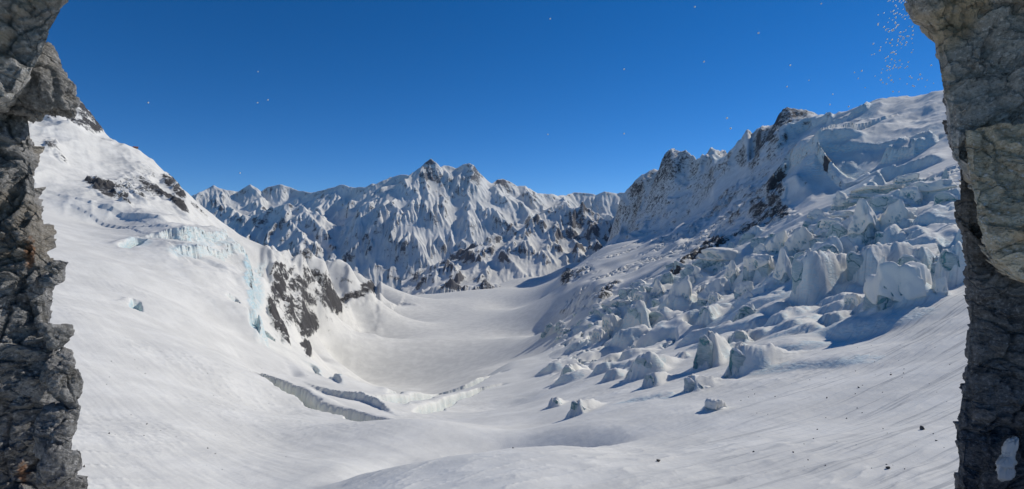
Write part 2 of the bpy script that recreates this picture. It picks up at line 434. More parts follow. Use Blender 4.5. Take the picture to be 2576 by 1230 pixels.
NU, = (1000,)
us = np.linspace(-1.0, 1.02, NU)
ls = np.concatenate([np.linspace(math.log(18), math.log(58), 14, endpoint=False),
                     np.linspace(math.log(58), math.log(300), 190, endpoint=False),
                     np.linspace(math.log(300), math.log(1000), 240, endpoint=False),
                     np.linspace(math.log(1000), math.log(3800), 310, endpoint=False),
                     np.linspace(math.log(3800), math.log(4400), 10)])
NL = len(ls)
# evaluate the smooth base on a coarser grid, then interpolate
cus = np.linspace(us[0] - .01, us[-1] + .01, 300); cls_ = np.linspace(ls[0] - .03, ls[-1] + .03, 360)
CU, CL = np.meshgrid(cus, cls_)
CE = base_E(CU, CL).reshape(CU.shape)
# skylines of the two flanks: bring the crest of each column to its height
def set_crest(tab, dmin, ramp):
    t = np.array(tab, float); px = CX + FPX * cus
    for c in np.where((px >= t[0, 0]) & (px <= t[-1, 0]))[0]:
        te = (CY - np.interp(px[c], t[:, 0], t[:, 1])) / FPX
        ok = cls_ > math.log(dmin)
        for _ in range(3):
            j = int(np.argmax(np.where(ok, CE[:, c], -9)))
            CE[:, c] -= (CE[j, c] - te) * sstep(cls_[j] - ramp, cls_[j] - .04, cls_)
set_crest([(60, 232), (90, 236), (150, 242), (200, 268), (250, 335), (300, 372), (350, 390), (420, 450), (480, 502), (560, 562), (600, 590), (640, 609), (700, 634), (735, 644), (762, 634), (800, 645), (850, 656), (900, 683), (930, 708), (950, 730)], 720, .45)
set_crest([(1490, 622), (1530, 600), (1560, 494), (1600, 448), (1650, 414), (1695, 381), (1740, 394), (1800, 379), (1860, 354), (1880, 328), (1896, 346), (1910, 316), (1940, 300), (1990, 279), (2040, 289), (2095, 306), (2120, 300), (2200, 254), (2300, 242), (2380, 228), (2440, 220)], 1250, .30)
def cr(p0, p1, p2, p3, t): return p1 + .5 * t * (p2 - p0 + t * (2 * p0 - 5 * p1 + 4 * p2 - p3 + t * (3 * (p1 - p2) + p3 - p0)))
def interp_E(u, l):
    """Catmull-Rom between the coarse samples"""
    fu = np.clip((u - cus[0]) / (cus[1] - cus[0]), 1, len(cus) - 2.001); fl_ = np.clip((l - cls_[0]) / (cls_[1] - cls_[0]), 1, len(cls_) - 2.001)
    iu = fu.astype(int); il = fl_.astype(int); a = fu - iu; b = fl_ - il
    rows = [cr(CE[il + k, iu - 1], CE[il + k, iu], CE[il + k, iu + 1], CE[il + k, iu + 2], a) for k in (-1, 0, 1, 2)]
    return cr(*rows, b)
U, Lg = np.meshgrid(us, ls)
E = interp_E(U, Lg)
D_ = np.exp(Lg)
X, Y, Z = U * D_, D_, E * D_

def project(px, py, dmin=40, dmax=4200):
    """first point of the smooth ground seen at a place in the frame"""
    u = (px - CX) / FPX; e = (CY - py) / FPX
    ll = np.linspace(math.log(dmin), math.log(dmax), 3000)
    ee = interp_E(np.full(3000, u), ll)
    i = np.argmax(ee >= e) if (ee >= e).any() else int(np.argmax(ee))
    D = math.exp(ll[i])
    return np.array([u * D, D, ee[i] * D])

PX = CX + FPX * U; PY0 = CY - FPX * E          # column and row of each ground point

def ell(px, py, rx, ry, rot=0.0, soft=1.0, PYv=None):
    """soft ellipse on the ground (1 at its centre, 0 outside)"""
    c, s = math.cos(R(rot)), math.sin(R(rot))
    dx, dy = PX - px, (PY0 if PYv is None else PYv) - py
    a = (dx * c + dy * s) / rx; b = (-dx * s + dy * c) / ry
    return np.clip(1.35 - (a * a + b * b) * soft, 0, 1)

def polyline_sd(P, Xv, Yv):
    """distance, signed side and position along a polyline in plan"""
    best = np.full(Xv.shape, 1e9); sg = np.zeros(Xv.shape); tt = np.zeros(Xv.shape)
    L = np.concatenate([[0], np.cumsum(np.hypot(*np.diff(P[:, :2], axis=0).T))])
    for i in range(len(P) - 1):
        a, b = P[i, :2], P[i + 1, :2]; d = b - a; l2 = d @ d
        t = ((Xv - a[0]) * d[0] + (Yv - a[1]) * d[1]) / l2
        tc = np.clip(t, 0, 1)
        ex, ey = Xv - a[0] - tc * d[0], Yv - a[1] - tc * d[1]
        dist = np.hypot(ex, ey)
        cr = d[0] * (Yv - a[1]) - d[1] * (Xv - a[0])
        m = dist < best
        best = np.where(m, dist, best); sg = np.where(m, np.sign(cr), sg); tt = np.where(m, (L[i] + tc * math.sqrt(l2)) / L[-1], tt)
    return best * sg, tt

ROCK = np.zeros_like(X); ICE = np.zeros_like(X); dZ = np.zeros_like(X)

# --- bare rock (places given by where they lie on the ground)
RK = [ # px, py, rx, ry, rot, amount
 (205, 283, 62, 20, 32, .50), (185, 308, 60, 10, 18, .55), (245, 326, 24, 28, 50, .55), (150, 275, 35, 9, 25, .34), (205, 330, 55, 8, 14, .5), (120, 300, 30, 8, 20, .4),
 (128, 378, 20, 16, 20, .5), (150, 400, 30, 10, 45, .38),
 (262, 492, 44, 22, 35, .70), (232, 470, 22, 16, 20, .6), (310, 520, 30, 14, 45, .5), (300, 490, 40, 22, 30, .42), (335, 470, 40, 18, 20, .42), (370, 500, 44, 16, 42, .5), (395, 500, 70, 15, 40, .62), (440, 535, 46, 12, 42, .72),
 (355, 448, 60, 14, 12, .33), (425, 470, 30, 13, 35, .6), (450, 500, 26, 12, 50, .6), (500, 540, 36, 10, 42, .5), (340, 515, 40, 8, 35, .45),
 (708, 700, 34, 12, -15, .5), (700, 730, 20, 36, -15, .66), (690, 795, 13, 60, -14, .85), (712, 840, 12, 40, -20, .8), (745, 790, 40, 36, 30, .58), (775, 815, 26, 34, 20, .86),
 (740, 720, 42, 14, -15, .60), (760, 745, 40, 18, 20, .5), (800, 700, 50, 20, 30, .36), (830, 745, 44, 24, 35, .52), (850, 762, 36, 22, 20, .66), (890, 745, 42, 15, -15, .76), (925, 725, 22, 22, 60, .8),
 (772, 640, 18, 14, 20, .6), (700, 682, 22, 6, -15, .7), (862, 700, 40, 10, 20, .34), (775, 880, 9, 20, -10, 1.0), (765, 868, 14, 8, 30, .8),
 # right flank
 (1950, 480, 26, 56, 12, .62), (1965, 530, 30, 30, 0, .72), (1920, 540, 40, 36, -30, .64), (1885, 575, 60, 22, -32, .68), (1800, 618, 60, 22, -28, .68), (1745, 650, 50, 18, -28, .72), (1700, 682, 30, 13, -30, .85),
 (1900, 500, 40, 30, -40, .5), (1850, 540, 60, 18, -38, .46), (2000, 555, 18, 10, 0, .5),
 (1425, 695, 16, 30, 15, .8), (1450, 690, 30, 12, -25, .55), (1530, 735, 44, 15, -45, .7), (1505, 765, 24, 10, -45, .6), (1415, 790, 24, 9, -45, .4), (1440, 835, 60, 7, -42, .45),
 (1990, 302, 66, 32, -8, .70), (1930, 345, 34, 46, 25, .66), (2060, 294, 40, 12, 12, .5), (1895, 400, 22, 40, 20, .5), (1960, 380, 60, 24, -35, .42),(1900, 450, 70, 22, -42, .40), (1830, 500, 70, 16, -40, .46), (1760, 560, 60, 14, -36, .42),
 (1690, 405, 52, 30, -25, .52), (1640, 440, 40, 24, -45, .42), (1600, 470, 24, 30, 20, .45), (1800, 420, 60, 40, -20, .34), (1870, 395, 26, 30, 10, .44), (1700, 480, 90, 50, -20, .26), (1620, 540, 60, 40, 0, .26),
 (2083, 428, 13, 11, 0, .85), (2020, 462, 16, 9, 20, .6), (2150, 306, 20, 6, -28, .45), (1960, 440, 26, 20, -40, .4),
]
for px, py, rx, ry, rot, am in RK:
    ROCK = np.maximum(ROCK, ell(px, py, rx, ry, rot) * am * (1.3 if px < 560 else 1.0))
ROCK = np.where(Y < 520, 0, ROCK * 1.22)

# --- zones
z_left = sstep(640, 560, PX) * sstep(560, 680, Y)                       # flank of the left mountain
z_spur = sstep(650, 700, PX) * sstep(980, 930, PX) * sstep(680, 800, Y) * sstep(860, 820, PY0)
z_wall = sstep(1500, 1600, PX) * sstep(2500, 2800, Y)
z_rib = sstep(1640, 1720, PX) * sstep(2060, 2000, PX) * sstep(850, 950, Y) * sstep(2500, 2300, Y)
z_ice = sstep(1370, 1450, PX) * sstep(300, 380, Y) * sstep(780, 640, Y) * sstep(-2, 0, (PX - 1370) / 60)
z_shelf = sstep(1380, 1460, PX) * sstep(1900, 1750, PX) * sstep(800, 950, Y) * sstep(2600, 2300, Y)
z_dome = sstep(1950, 2030, PX) * sstep(850, 950, Y)
z_near = sstep(420, 300, Y)
z_basin = sstep(780, 860, PX) * sstep(1420, 1380, PX) * sstep(850, 950, Y)

ROCK = np.maximum(ROCK, .40 * z_wall)
al0, ac0 = X * .86 + Y * .5, -X * .5 + Y * .86
# --- relief
dZ += fbm2(X / 90, Y / 90, 3, 3) * 1.6 * z_near
sas = sstep(-.1, .5, fbm2(X / 70, Y / 70, 2, 15))
dZ += (ridged2(al0 / 14, ac0 / 4.5, 3, 17, .5) - .7) * .22 * z_near * sas + fbm2(X / 9, Y / 9, 3, 19) * .14 * z_near
# flow direction of drift streaks: both sides run down towards the gully
wr = sstep(-20, 60, X)
dirx, diry = np.where(wr > .5, 155, -202) + 0 * X, np.where(wr > .5, 90, 170) + 0 * X
al_r = (X * 155 + Y * 90) / 179.2; ac_r = (-X * 90 + Y * 155) / 179.2
al_l = (X * 202 - Y * 170) / 264.0; ac_l = (X * 170 + Y * 202) / 264.0
al = np.where(X > -5, al_r, al_l); ac = np.where(X > -5, ac_r, ac_l + 40)
fade_c = np.clip(np.abs(X + 5) / 40, 0, 1)
str_r = sstep(1500, 2300, PX + (PY0 - 900) * 0.9) * z_near
str_l = 0.12 * sstep(1000, 600, PX) * sstep(420, 320, Y)
STREAK = np.clip(str_r + str_l, 0, 1) * fade_c
dZ += fbm2(al / 60, ac / 5.0, 4, 11) * np.where(X > -5, .26, .10) * z_near * fade_c
dZ += fbm2(al / 16, ac / 1.6, 3, 13) * 0.05 * z_near * fade_c * sstep(260, 140, Y)
# left flank: gentle flutes and outcrops
dZ += ridged2(X / 160 + Y / 300, Y / 420, 4, 21) * 9 * z_left
dZ += fbm2(X / 45, Y / 60, 5, 23) * 3.0 * z_left
# spur of broken rock
dZ += (ridged2(X / 120, Y / 190, 6, 31) - .9) * (10 + 12 * sstep(790, 740, PX)) * z_spur
# great shaded wall at the back right: ribs and couloirs running down it
al_w = (X * 0.45 + Y * 0.9); ac_w = (X * 0.9 - Y * 0.45)
wx = fbm2(X / 260, Y / 260, 3, 41) * 60
dZ += (ridged2((ac_w + wx) / 260, al_w / 900, 6, 43) - 1.0) * 48 * z_wall
dZ += (ridged2(X / 110, Y / 150, 5, 47) - .8) * 14 * z_wall
dZ += (ridged2((X * .8 - Y * .3) / 130, (X * .3 + Y * .8) / 330, 6, 51) - .6) * 12 * z_rib
dZ += fbm2(X / 26, Y / 26, 4, 53) * 4.5 * np.clip(z_rib, 0, 1) * (ROCK > .1)
dZ += np.clip(ROCK, 0, 1) * ridged2(X / 34, Y / 34, 4, 57) * 6.0 * np.where(Y > 520, 1, 0) * (1 - z_wall) * (1 - .8 * z_dome)
# crevassed glacier shelf between the rib and the basin
f1, f2, rv = worley2((X * .8 + Y * .55) / 46 + fbm2(X / 80, Y / 80, 2, 60) * .5, (-X * .55 + Y * .8) / 21 + fbm2(X / 60, Y / 60, 2, 61) * .6, 2)
crk = sstep(.20, .0, f2 - f1) * sstep(.1, .45, fbm2(X / 170, Y / 170, 3, 63) + .15)
dZ -= crk * 12 * z_shelf
dZ += (rv[..., 0] - .5) * 6 * z_shelf * sstep(.1, .45, fbm2(X / 170, Y / 170, 3, 63) + .15)
dZ += fbm2(X / 190, Y / 190, 3, 64) * 12 * z_shelf
# the icefall: swells and pits between the seracs
dZ += fbm2((X * .7 + Y * .7) / 60, (-X * .7 + Y * .7) / 28, 4, 71) * 5.0 * z_ice
f1, f2, rv, ox, oy = worley2((X * .7 + Y * .7) / 44 + fbm2(X / 30, Y / 30, 2, 72) * .35, (-X * .7 + Y * .7) / 27 + fbm2(X / 30, Y / 30, 2, 73) * .45, 5, True)
zi2 = z_ice * sstep(350, 420, Y)
dZ += ((rv[..., 0] - .3) * 8 + (ox * (rv[..., 1] - .3) * 13 + oy * (rv[..., 2] - .5) * 10)) * sstep(.0, .30, f2 - f1) * zi2 - sstep(.10, .0, f2 - f1) * 6 * zi2
ICE = np.maximum(ICE, .6 * zi2 * sstep(.16, .03, f2 - f1))
# dome: hanging ice scallops
dZ += (fbm2((X + Y) / 150, (Y - X) / 90, 4, 81)) * 4.5 * z_dome
dZ += (ridged2((X * .6 + Y * .8) / 210, (-X * .8 + Y * .6) / 110, 4, 83) - .5) * 5 * z_dome
# basin: soft swells
dZ += fbm2(X / 400, Y / 700, 3, 91) * 5 * z_basin
# gully swells in the foreground
for px, py, rad, h in [(1180, 1100, 20, 2.6), (1255, 1120, 14, -3.2), (1350, 1120, 22, 2.4), (1450, 1085, 26, 2.0), (1300, 1175, 16, 1.6), (1560, 1100, 20, -1.6), (1100, 1130, 22, -1.4), (1050, 1090, 24, 2.0)]:
    q = project(px, py)
    dZ += h * np.exp(-((X - q[0]) ** 2 + ((Y - q[1]) * 1.2) ** 2) / rad ** 2)

# the lip of snow across the bottom, with the hollow behind it
P_ = np.array([project(*p) for p in [(700, 1215), (900, 1195), (1080, 1180), (1250, 1165), (1400, 1150), (1550, 1115), (1700, 1075)]])
m_ = (Y < 220); s_, t_ = polyline_sd(P_, X[m_], Y[m_])
s_ = s_ + 2.5 * fbm2(X[m_] / 30, Y[m_] / 30, 2, 95)
en_ = sstep(0, .25, t_) * sstep(1, .7, t_)
dZ[m_] += en_ * (1.2 * np.exp(-(s_ / 7.0) ** 2) - 6.0 * sstep(0, 14, s_) * sstep(44, 12, s_))
# --- crevasses and ice cliffs
def feature(pts, kind, H, w, fall=40.0, wob=0.0, ice=0.0, far_side=True, ends=(.12, .12)):
    global dZ, ICE
    P = np.array([project(*p) for p in pts])
    x0, x1 = P[:, 0].min() - fall * 6, P[:, 0].max() + fall * 6; y0, y1 = P[:, 1].min() - fall * 6, P[:, 1].max() + fall * 6
    m = (X > x0) & (X < x1) & (Y > y0) & (Y < y1)
    xs, ys = X[m], Y[m]
    s, t = polyline_sd(P, xs, ys)
    if not far_side: s = -s
    s = s + wob * fbm2(xs / (w * 2.2 + 3), ys / (w * 2.2 + 3), 3, 5)
    en = sstep(0, ends[0], t) * sstep(1, 1 - ends[1], t) * (1 + .40 * pn2(t * 5.0, t * 0 + H, 2) + .08 * pn2(t * 17.0, t * 0 + H, 3))
    s = s + (wob * .28 if P[:, 1].mean() < 700 else 0) * fbm2(xs / (w * .7 + 1), ys / (w * .7 + 1), 2, 6)
    if kind == 'trench':
        d = -H * sstep(-.12 * w, .35 * w, s) * sstep(w * 1.04, w * .80, s) * en
        d += .18 * H * np.exp(-((s - w * 1.35) / (w * .5)) ** 2) * en
        ic = sstep(w * 1.1, w * .9, s) * sstep(-.2 * w, .2 * w, s) * en
    else:
        d = H * sstep(0, w, s) * np.exp(-np.clip(s, 0, None) / fall) * en
        ic = sstep(-.3 * w, 0, s) * sstep(1.5 * w, w, s) * en
    dZ[m] += d
    ICE[m] = np.maximum(ICE[m], ic * ice)

feature([(600, 918), (690, 966), (760, 1008), (840, 1040), (905, 1062), (975, 1075)], 'trench', 10, 8, wob=3.2, ice=.3, ends=(.05, .12))
feature([(735, 945), (870, 1003), (1005, 1044)], 'cliff', 5.0, 1.8, 16, wob=.9, ice=.3, ends=(.35, .4))
feature([(320, 615), (380, 622), (470, 640), (560, 655), (660, 672), (690, 668)], 'cliff', 11, 4, 60, wob=4, ice=.65)
feature([(430, 668), (500, 680), (580, 690), (640, 690)], 'cliff', 9, 4, 40, wob=5, ice=.5)
feature([(330, 650), (350, 640), (375, 628)], 'trench', 12, 10, wob=2, ice=1)
feature([(640, 690), (636, 740), (640, 790), (655, 850), (680, 880)], 'cliff', 26, 7, 70, wob=4, ice=1.0, far_side=False)
feature([(618, 822), (630, 850)], 'trench', 9, 7, wob=1, ice=1.0)
feature([(640, 815), (668, 845)], 'trench', 10, 10, wob=2, ice=1.0)
feature([(585, 800), (605, 812)], 'trench', 7, 6, wob=1, ice=.6)
feature([(352, 772), (362, 758)], 'trench', 5, 5, wob=1.5, ice=1.0)
feature([(745, 895), (790, 930), (850, 970)], 'cliff', 6, 4, 40, wob=1.6, ice=.4)
feature([(1075, 1036), (1150, 1008), (1230, 978), (1290, 962)], 'trench', 8, 8, wob=1.5, ice=.35, ends=(.1, .1))
feature([(930, 1012), (1010, 996), (1090, 990)], 'trench', 7, 8, wob=2, ice=.3)
feature([(980, 1022), (1060, 1008), (1130, 990), (1200, 968), (1290, 925)], 'trench', 9, 11, wob=2.5, ice=.35, ends=(.1, .1))
feature([(940, 760), (1010, 765), (1060, 775)], 'cliff', 5, 6, 60, wob=8)
# steps in the snow fields above the left ice cliffs
feature([(140, 545), (260, 585), (400, 610), (560, 640)], 'cliff', -6, 30, 90)
feature([(330, 590), (430, 600), (520, 605), (600, 625)], 'cliff', 9, 16, 70)
feature([(430, 690), (520, 730), (600, 760)], 'cliff', -7, 25, 60)
feature([(520, 880), (600, 900), (700, 935), (780, 955)], 'cliff', -5, 18, 40)
# dome scarps (front faces of hanging ice)
feature([(1945, 480), (1985, 420), (2050, 385), (2120, 365), (2200, 350)], 'cliff', 32, 16, 120, wob=8, ice=.7)
feature([(1960, 385), (1985, 345), (2030, 325), (2090, 312)], 'cliff', 30, 18, 120, wob=8, ice=.8)
feature([(2030, 400), (2100, 385), (2170, 380), (2240, 372), (2256, 400)], 'cliff', 13, 10, 60, wob=6, ice=.9)
feature([(2070, 330), (2130, 305), (2180, 280), (2200, 262)], 'cliff', 16, 16, 100, wob=6, ice=.7)
feature([(2200, 420), (2300, 395), (2380, 350)], 'cliff', 26, 14, 80, wob=8, ice=.8)
feature([(2180, 510), (2230, 460), (2300, 430), (2390, 400)], 'cliff', 22, 12, 70, wob=8, ice=.35)
# the deep blue crevasse beside the right rock
feature([(2322, 752), (2345, 700), (2365, 640), (2352, 600)], 'trench', 22, 11, wob=2, ice=1.0, far_side=False)
feature([(2170, 795), (2230, 790), (2310, 770)], 'trench', 5, 6, wob=1.5, ice=.6)

for px, py, rx, ry, rot, am in [(2060, 410, 60, 34, -15, .8), (2130, 440, 60, 34, 0, .7), (2000, 440, 46, 20, -20, .6), (2150, 490, 70, 40, -20, .6), (2220, 370, 60, 14, -10, .5), (2000, 340, 50, 20, -25, .6), (2060, 320, 34, 14, -20, .6), (2180, 280, 30, 22, -30, .6), (2320, 350, 70, 16, -20, .5), (1830, 365, 44, 9, -22, .8),
                                (350, 632, 34, 12, 10, .7), (460, 668, 40, 9, 8, .6), (540, 660, 60, 10, 8, .5), (645, 740, 20, 50, 0, .75), (1200, 700, 30, 12, 0, .2)]:
    ICE = np.maximum(ICE, ell(px, py, rx, ry, rot) * am)

# ------------------------------------------------------------------ where the seracs stand, and the snow banked against them
def ground_base(x, y):
    u, l = x / y, math.log(y)
    a, b = int(np.clip((u - us[0]) / (us[1] - us[0]), 0, NU - 1)), int(np.clip(np.interp(l, ls, np.arange(NL)), 0, NL - 1))
    return Z[b, a] + dZ[b, a] * .4
grn = np.random.default_rng(5)
SERACS = []
def serac(px, py, w, h, kind, label, group=None, small=False):
    q = project(px, py + h * .40)
    D = q[1]
    SERACS.append(dict(q=q, W=w * D / FPX, H=h * D / FPX, kind=kind, label=label, group=group, var=int(grn.integers(0, 9)), small=small,
                       ang=math.atan2(-.75, -.66) + grn.uniform(-.45, .45), rx=grn.uniform(-.12, .12), ry=grn.uniform(-.14, .10), dp=grn.uniform(.8, 1.2)))

def z1(x, y): return 1335 + .405 * x, 569.6 + .405 * y       # places read off two enlarged views
def z2(x, y): return 1869 + .405 * x, 356 + .405 * y
HUM = [
 (z1, 700, 880, 150, 150, 'hummock', 'largest curled snow hummock on the open slope below the icefall, with a pointed shadow'),
 (z1, 745, 965, 85, 90, 'hummock', 'small round snow hummock tucked against the right of the largest curled one'),
 (z1, 1085, 790, 115, 210, 'hummock', 'tall thumb shaped ice hummock with a hollow front, left of a notched pair'),
 (z1, 1300, 700, 95, 110, 'hummock', 'upper hummock of the notched pair below the icefall'),
 (z1, 1290, 850, 135, 180, 'hummock', 'lower hummock of the notched pair, with a broad wedge of shadow'),
 (z1, 995, 1000, 85, 110, 'hummock', 'lone small hummock below the thumb shaped one'),
 (z1, 150, 1105, 60, 65, 'hummock', 'leftmost little hummock low on the open snow slope'),
 (z1, 285, 1150, 95, 105, 'hummock', 'lowest hummock near the gully, with a sharp dark tip of shadow'),
 (z1, 1135, 1125, 80, 90, 'slab', 'low square cornered snow step at the foot of the slope'),
 (z1, 235, 915, 70, 95, 'hummock', 'soft rounded snow rib left of the long dark shadows'),
 (z1, 415, 700, 75, 100, 'block', 'narrow serac in front of the leftmost long shadow'),
 (z1, 505, 640, 100, 140, 'block', 'bright topped serac standing above the first long blade of shadow'),
 (z1, 645, 585, 115, 170, 'hummock', 'serac with a smooth shoulder casting the longest blade of shadow'),
 (z1, 790, 565, 115, 90, 'hummock', 'smooth dome of snow between the longest shadow and the forked one'),
 (z1, 800, 490, 95, 70, 'hummock', 'bright rounded snow cap just above the smooth dome'),
 (z1, 905, 450, 150, 200, 'block', 'big fluted serac that casts a forked shadow, middle of the icefall edge'),
 (z1, 1130, 420, 150, 130, 'block', 'wide ice block with pale blue underside right of the fluted serac'),
 (z1, 1090, 560, 80, 120, 'hummock', 'hummock below the wide ice block with a hooked shadow'),
 (z1, 1145, 475, 66, 76, 'block', 'small cube of ice in front of the wide ice block'),
 (z1, 1300, 485, 95, 115, 'block', 'split block above the snow cone'),
 (z1, 1345, 545, 100, 110, 'hummock', 'pointed snow cone in the hollow below the shadowed serac'),
 (z1, 1200, 512, 45, 45, 'block', 'tiny ice lump left of the split block'),
 (z1, 1430, 275, 140, 120, 'slab', 'flat topped serac with dark undercut face, upper middle of the icefall'),
 (z1, 1330, 400, 90, 100, 'block', 'leaning serac under the flat topped one'),
 (z1, 1250, 310, 95, 100, 'block', 'blue shaded serac left of the flat topped one'),
 (z1, 1220, 185, 210, 110, 'slab', 'broad low ice whaleback near the foot of the rock rib'),
 (z1, 1050, 300, 75, 95, 'block', 'upright serac beside the rock rib, left of the broad whaleback'),
 (z1, 990, 340, 62, 62, 'block', 'small block at the left of the upright serac by the rib'),
 (z1, 560, 500, 130, 85, 'slab', 'slanting ice slab at the left end of the serac wall'),
 (z1, 690, 460, 115, 95, 'block', 'jagged serac right of the slanting slab'),
 (z1, 800, 410, 85, 85, 'block', 'shark fin serac on top of the serac wall'),
 (z2, 630, 390, 105, 115, 'block', 'square serac at the top edge of the icefall below the dark ice cliff'),
 (z2, 712, 385, 75, 65, 'block', 'crumbled block right of the square serac at the top edge'),
 (z2, 680, 455, 190, 75, 'slab', 'long tilted slab below the square serac at the top edge'),
 (z2, 800, 430, 105, 95, 'block', 'bluish serac at the right end of the long tilted slab'),
 (z2, 905, 410, 200, 120, 'hummock', 'snow covered tent shaped serac near the top of the icefall'),
 (z2, 1165, 312, 215, 115, 'slab', 'large smooth sided snow block with a blue crack, near the right rock'),
 (z2, 1040, 370, 110, 120, 'block', 'grey faced serac left of the smooth sided snow block'),
 (z2, 1280, 370, 130, 125, 'hummock', 'rounded serac against the right rock pillar'),
 (z2, 930, 520, 170, 160, 'block', 'striped serac leaning right, centre of the upper icefall'),
 (z2, 770, 560, 175, 200, 'block', 'tall crumpled serac left of the striped one'),
 (z2, 870, 620, 115, 105, 'hummock', 'round snow boss under the striped serac'),
 (z2, 470, 480, 95, 85, 'block', 'small pale serac in the upper left of the icefall'),
 (z2, 550, 460, 65, 55, 'block', 'smallest ice knob above the rounded snow loaf'),
 (z2, 560, 525, 135, 85, 'block', 'shaded ice block between the pale serac and the rounded loaf'),
 (z2, 600, 590, 180, 160, 'hummock', 'loaf shaped serac with a thick rounded snow cap'),
 (z2, 360, 640, 165, 130, 'block', 'arched serac with an open hollow, left of the icefall centre'),
 (z2, 380, 722, 115, 90, 'hummock', 'scalloped ice shell directly below the arched serac'),
 (z2, 210, 660, 125, 120, 'block', 'glassy shaded serac left of the arched one'),
 (z2, 130, 700, 80, 90, 'block', 'narrow serac at the far left of the arched group'),
 (z2, 520, 740, 170, 180, 'hummock', 'smooth bell shaped serac with a dark front, centre of the icefall'),
 (z2, 640, 700, 140, 130, 'block', 'ice block with a green cave right of the bell shaped serac'),
 (z2, 260, 830, 125, 180, 'block', 'shadowed serac tower with a cut off foot'),
 (z2, 385, 880, 140, 300, 'hummock', 'tallest serac tower with a wide two pointed shadow'),
 (z2, 110, 800, 140, 140, 'slab', 'dark fronted slab left of the shadowed tower'),
 (z2, 740, 800, 155, 230, 'hummock', 'humped snow ridge right of the bell shaped serac'),
 (z2, 690, 1000, 85, 95, 'block', 'stub of ice at the foot of the humped ridge'),
 (z2, 775, 1025, 90, 95, 'block', 'icy step between the stub and the big cracked block'),
 (z2, 842, 930, 80, 240, 'block', 'turquoise ice pillar left of the big cracked block'),
 (z2, 980, 940, 250, 330, 'slab', 'biggest cracked ice block with a bulging snow cap, above the mound'),
 (z2, 1075, 830, 180, 260, 'hummock', 'swollen snow cap leaning over the deep blue crevasse'),
 (z2, 1290, 790, 130, 260, 'hummock', 'white pillar of snow on the right side of the deep blue crevasse'),
 (z2, 1222, 940, 64, 130, 'block', 'small ice tooth standing inside the deep blue crevasse'),
 (z2, 870, 705, 125, 95, 'hummock', 'rumpled snow bump above the humped ridge'),
 (z2, 1010, 242, 100, 65, 'slab', 'flat ice layer high on the right below the hanging cliff'),
 (z2, 900, 322, 260, 50, 'slab', 'thin stacked ice layers left of the smooth sided block'),
]
for fn, x, y, w, h, kd, lb in HUM:
    px, py = fn(x, y)
    serac(px, py, w * .47, h * .46, kd, lb)
# the many small blocks that fill the icefall between them
gs = np.random.default_rng(11)
bands = [(1385, 850, 1640, 745, 26, 30, 'small ice block along the lower left icefall edge', 'ice blocks along the lower edge of the icefall'),
         (1560, 760, 1900, 610, 24, 34, 'small ice block in the belt below the rock rib', 'ice blocks in the belt below the rock rib'),
         (1900, 660, 2200, 560, 26, 36, 'small ice block wedged between big upper seracs', 'ice blocks wedged between the big seracs'),
         (2120, 560, 2380, 470, 16, 36, 'small snowy block on layered ice near right rock', 'snowy blocks on the layered ice')]
ORD = ('leftmost second third fourth fifth sixth seventh eighth ninth tenth eleventh twelfth thirteenth fourteenth fifteenth sixteenth seventeenth eighteenth nineteenth twentieth twenty-first twenty-second twenty-third twenty-fourth twenty-fifth rightmost').split()
for x0, y0, x1, y1, n, sz, lb, gp in bands:
    jx = np.sort(np.linspace(x0, x1, n) + gs.normal(size=n) * 7)
    for i in range(n):
        t = (i + gs.random()) / n
        s_ = sz * gs.uniform(.45, 1.15)
        od = 'rightmost' if i == n - 1 else 'leftmost' if i == 0 else ORD[i] + ' from left'
        serac(jx[i], y0 + (y1 - y0) * t + gs.normal() * 16, s_ * gs.uniform(.8, 1.5), s_ * gs.uniform(.7, 1.2), ['block', 'slab', 'hummock', 'block'][i % 4], f'{lb}, {od}', gp, True)


def drift(q, ang, W, H, back, front, side):
    """snow banked up behind (uphill of) a block, cut off steeply at its front"""
    i0, i1 = np.searchsorted(us, [(q[0] - 4 * W) / q[1] , (q[0] + 4 * W) / q[1]]); j0, j1 = np.searchsorted(ls, [math.log(max(q[1] - 4 * W, 20)), math.log(q[1] + 4 * W)])
    xs, ys = X[j0:j1, i0:i1] - q[0], Y[j0:j1, i0:i1] - q[1]
    c, s_ = math.cos(ang), math.sin(ang)
    a, b = xs * c + ys * s_, -xs * s_ + ys * c
    b = b + .25 * W * pn2(xs / W * .8 + q[0], ys / W * .8, 3)
    a = a + .25 * W * pn2(xs / W * .9 + q[0], ys / W * .9, 4)
    g = np.where(a < 0, np.clip(1 + a / (3.2 * back / 2.0 * max(H, .6 * W)), 0, 1) ** 1.2, np.exp(-(a / (front * W)) ** 4)) * np.exp(-np.abs(b / (side * W)) ** 2.6)
    g = np.tanh(g * 1.15) / np.tanh(1.15)
    ICE[j0:j1, i0:i1] = np.maximum(ICE[j0:j1, i0:i1], .55 * sstep(.08, .3, g) * sstep(.95, .75, g) * (a > -.05 * W))
    fr_ = 1 + .12 * fbm2(xs / W * 3.1, ys / W * 3.1, 3, 6)
    g = g * fr_
    dZ[j0:j1, i0:i1] = np.maximum(dZ[j0:j1, i0:i1], dZ[j0:j1, i0:i1] * (1 - .6 * np.clip(g * 3, 0, 1)) + H * g)
for S in SERACS:
    k_ = {'hummock': (.92, 2.2, .24, .46), 'slab': (.62, 1.1, .38, .6), 'block': (.50, .9, .36, .6)}[S['kind']]
    S['z'] = float(ground_base(S['q'][0], S['q'][1]))
    drift(S['q'], S['ang'], S['W'], S['H'] * k_[0], *k_[1:])
gd = np.random.default_rng(77)
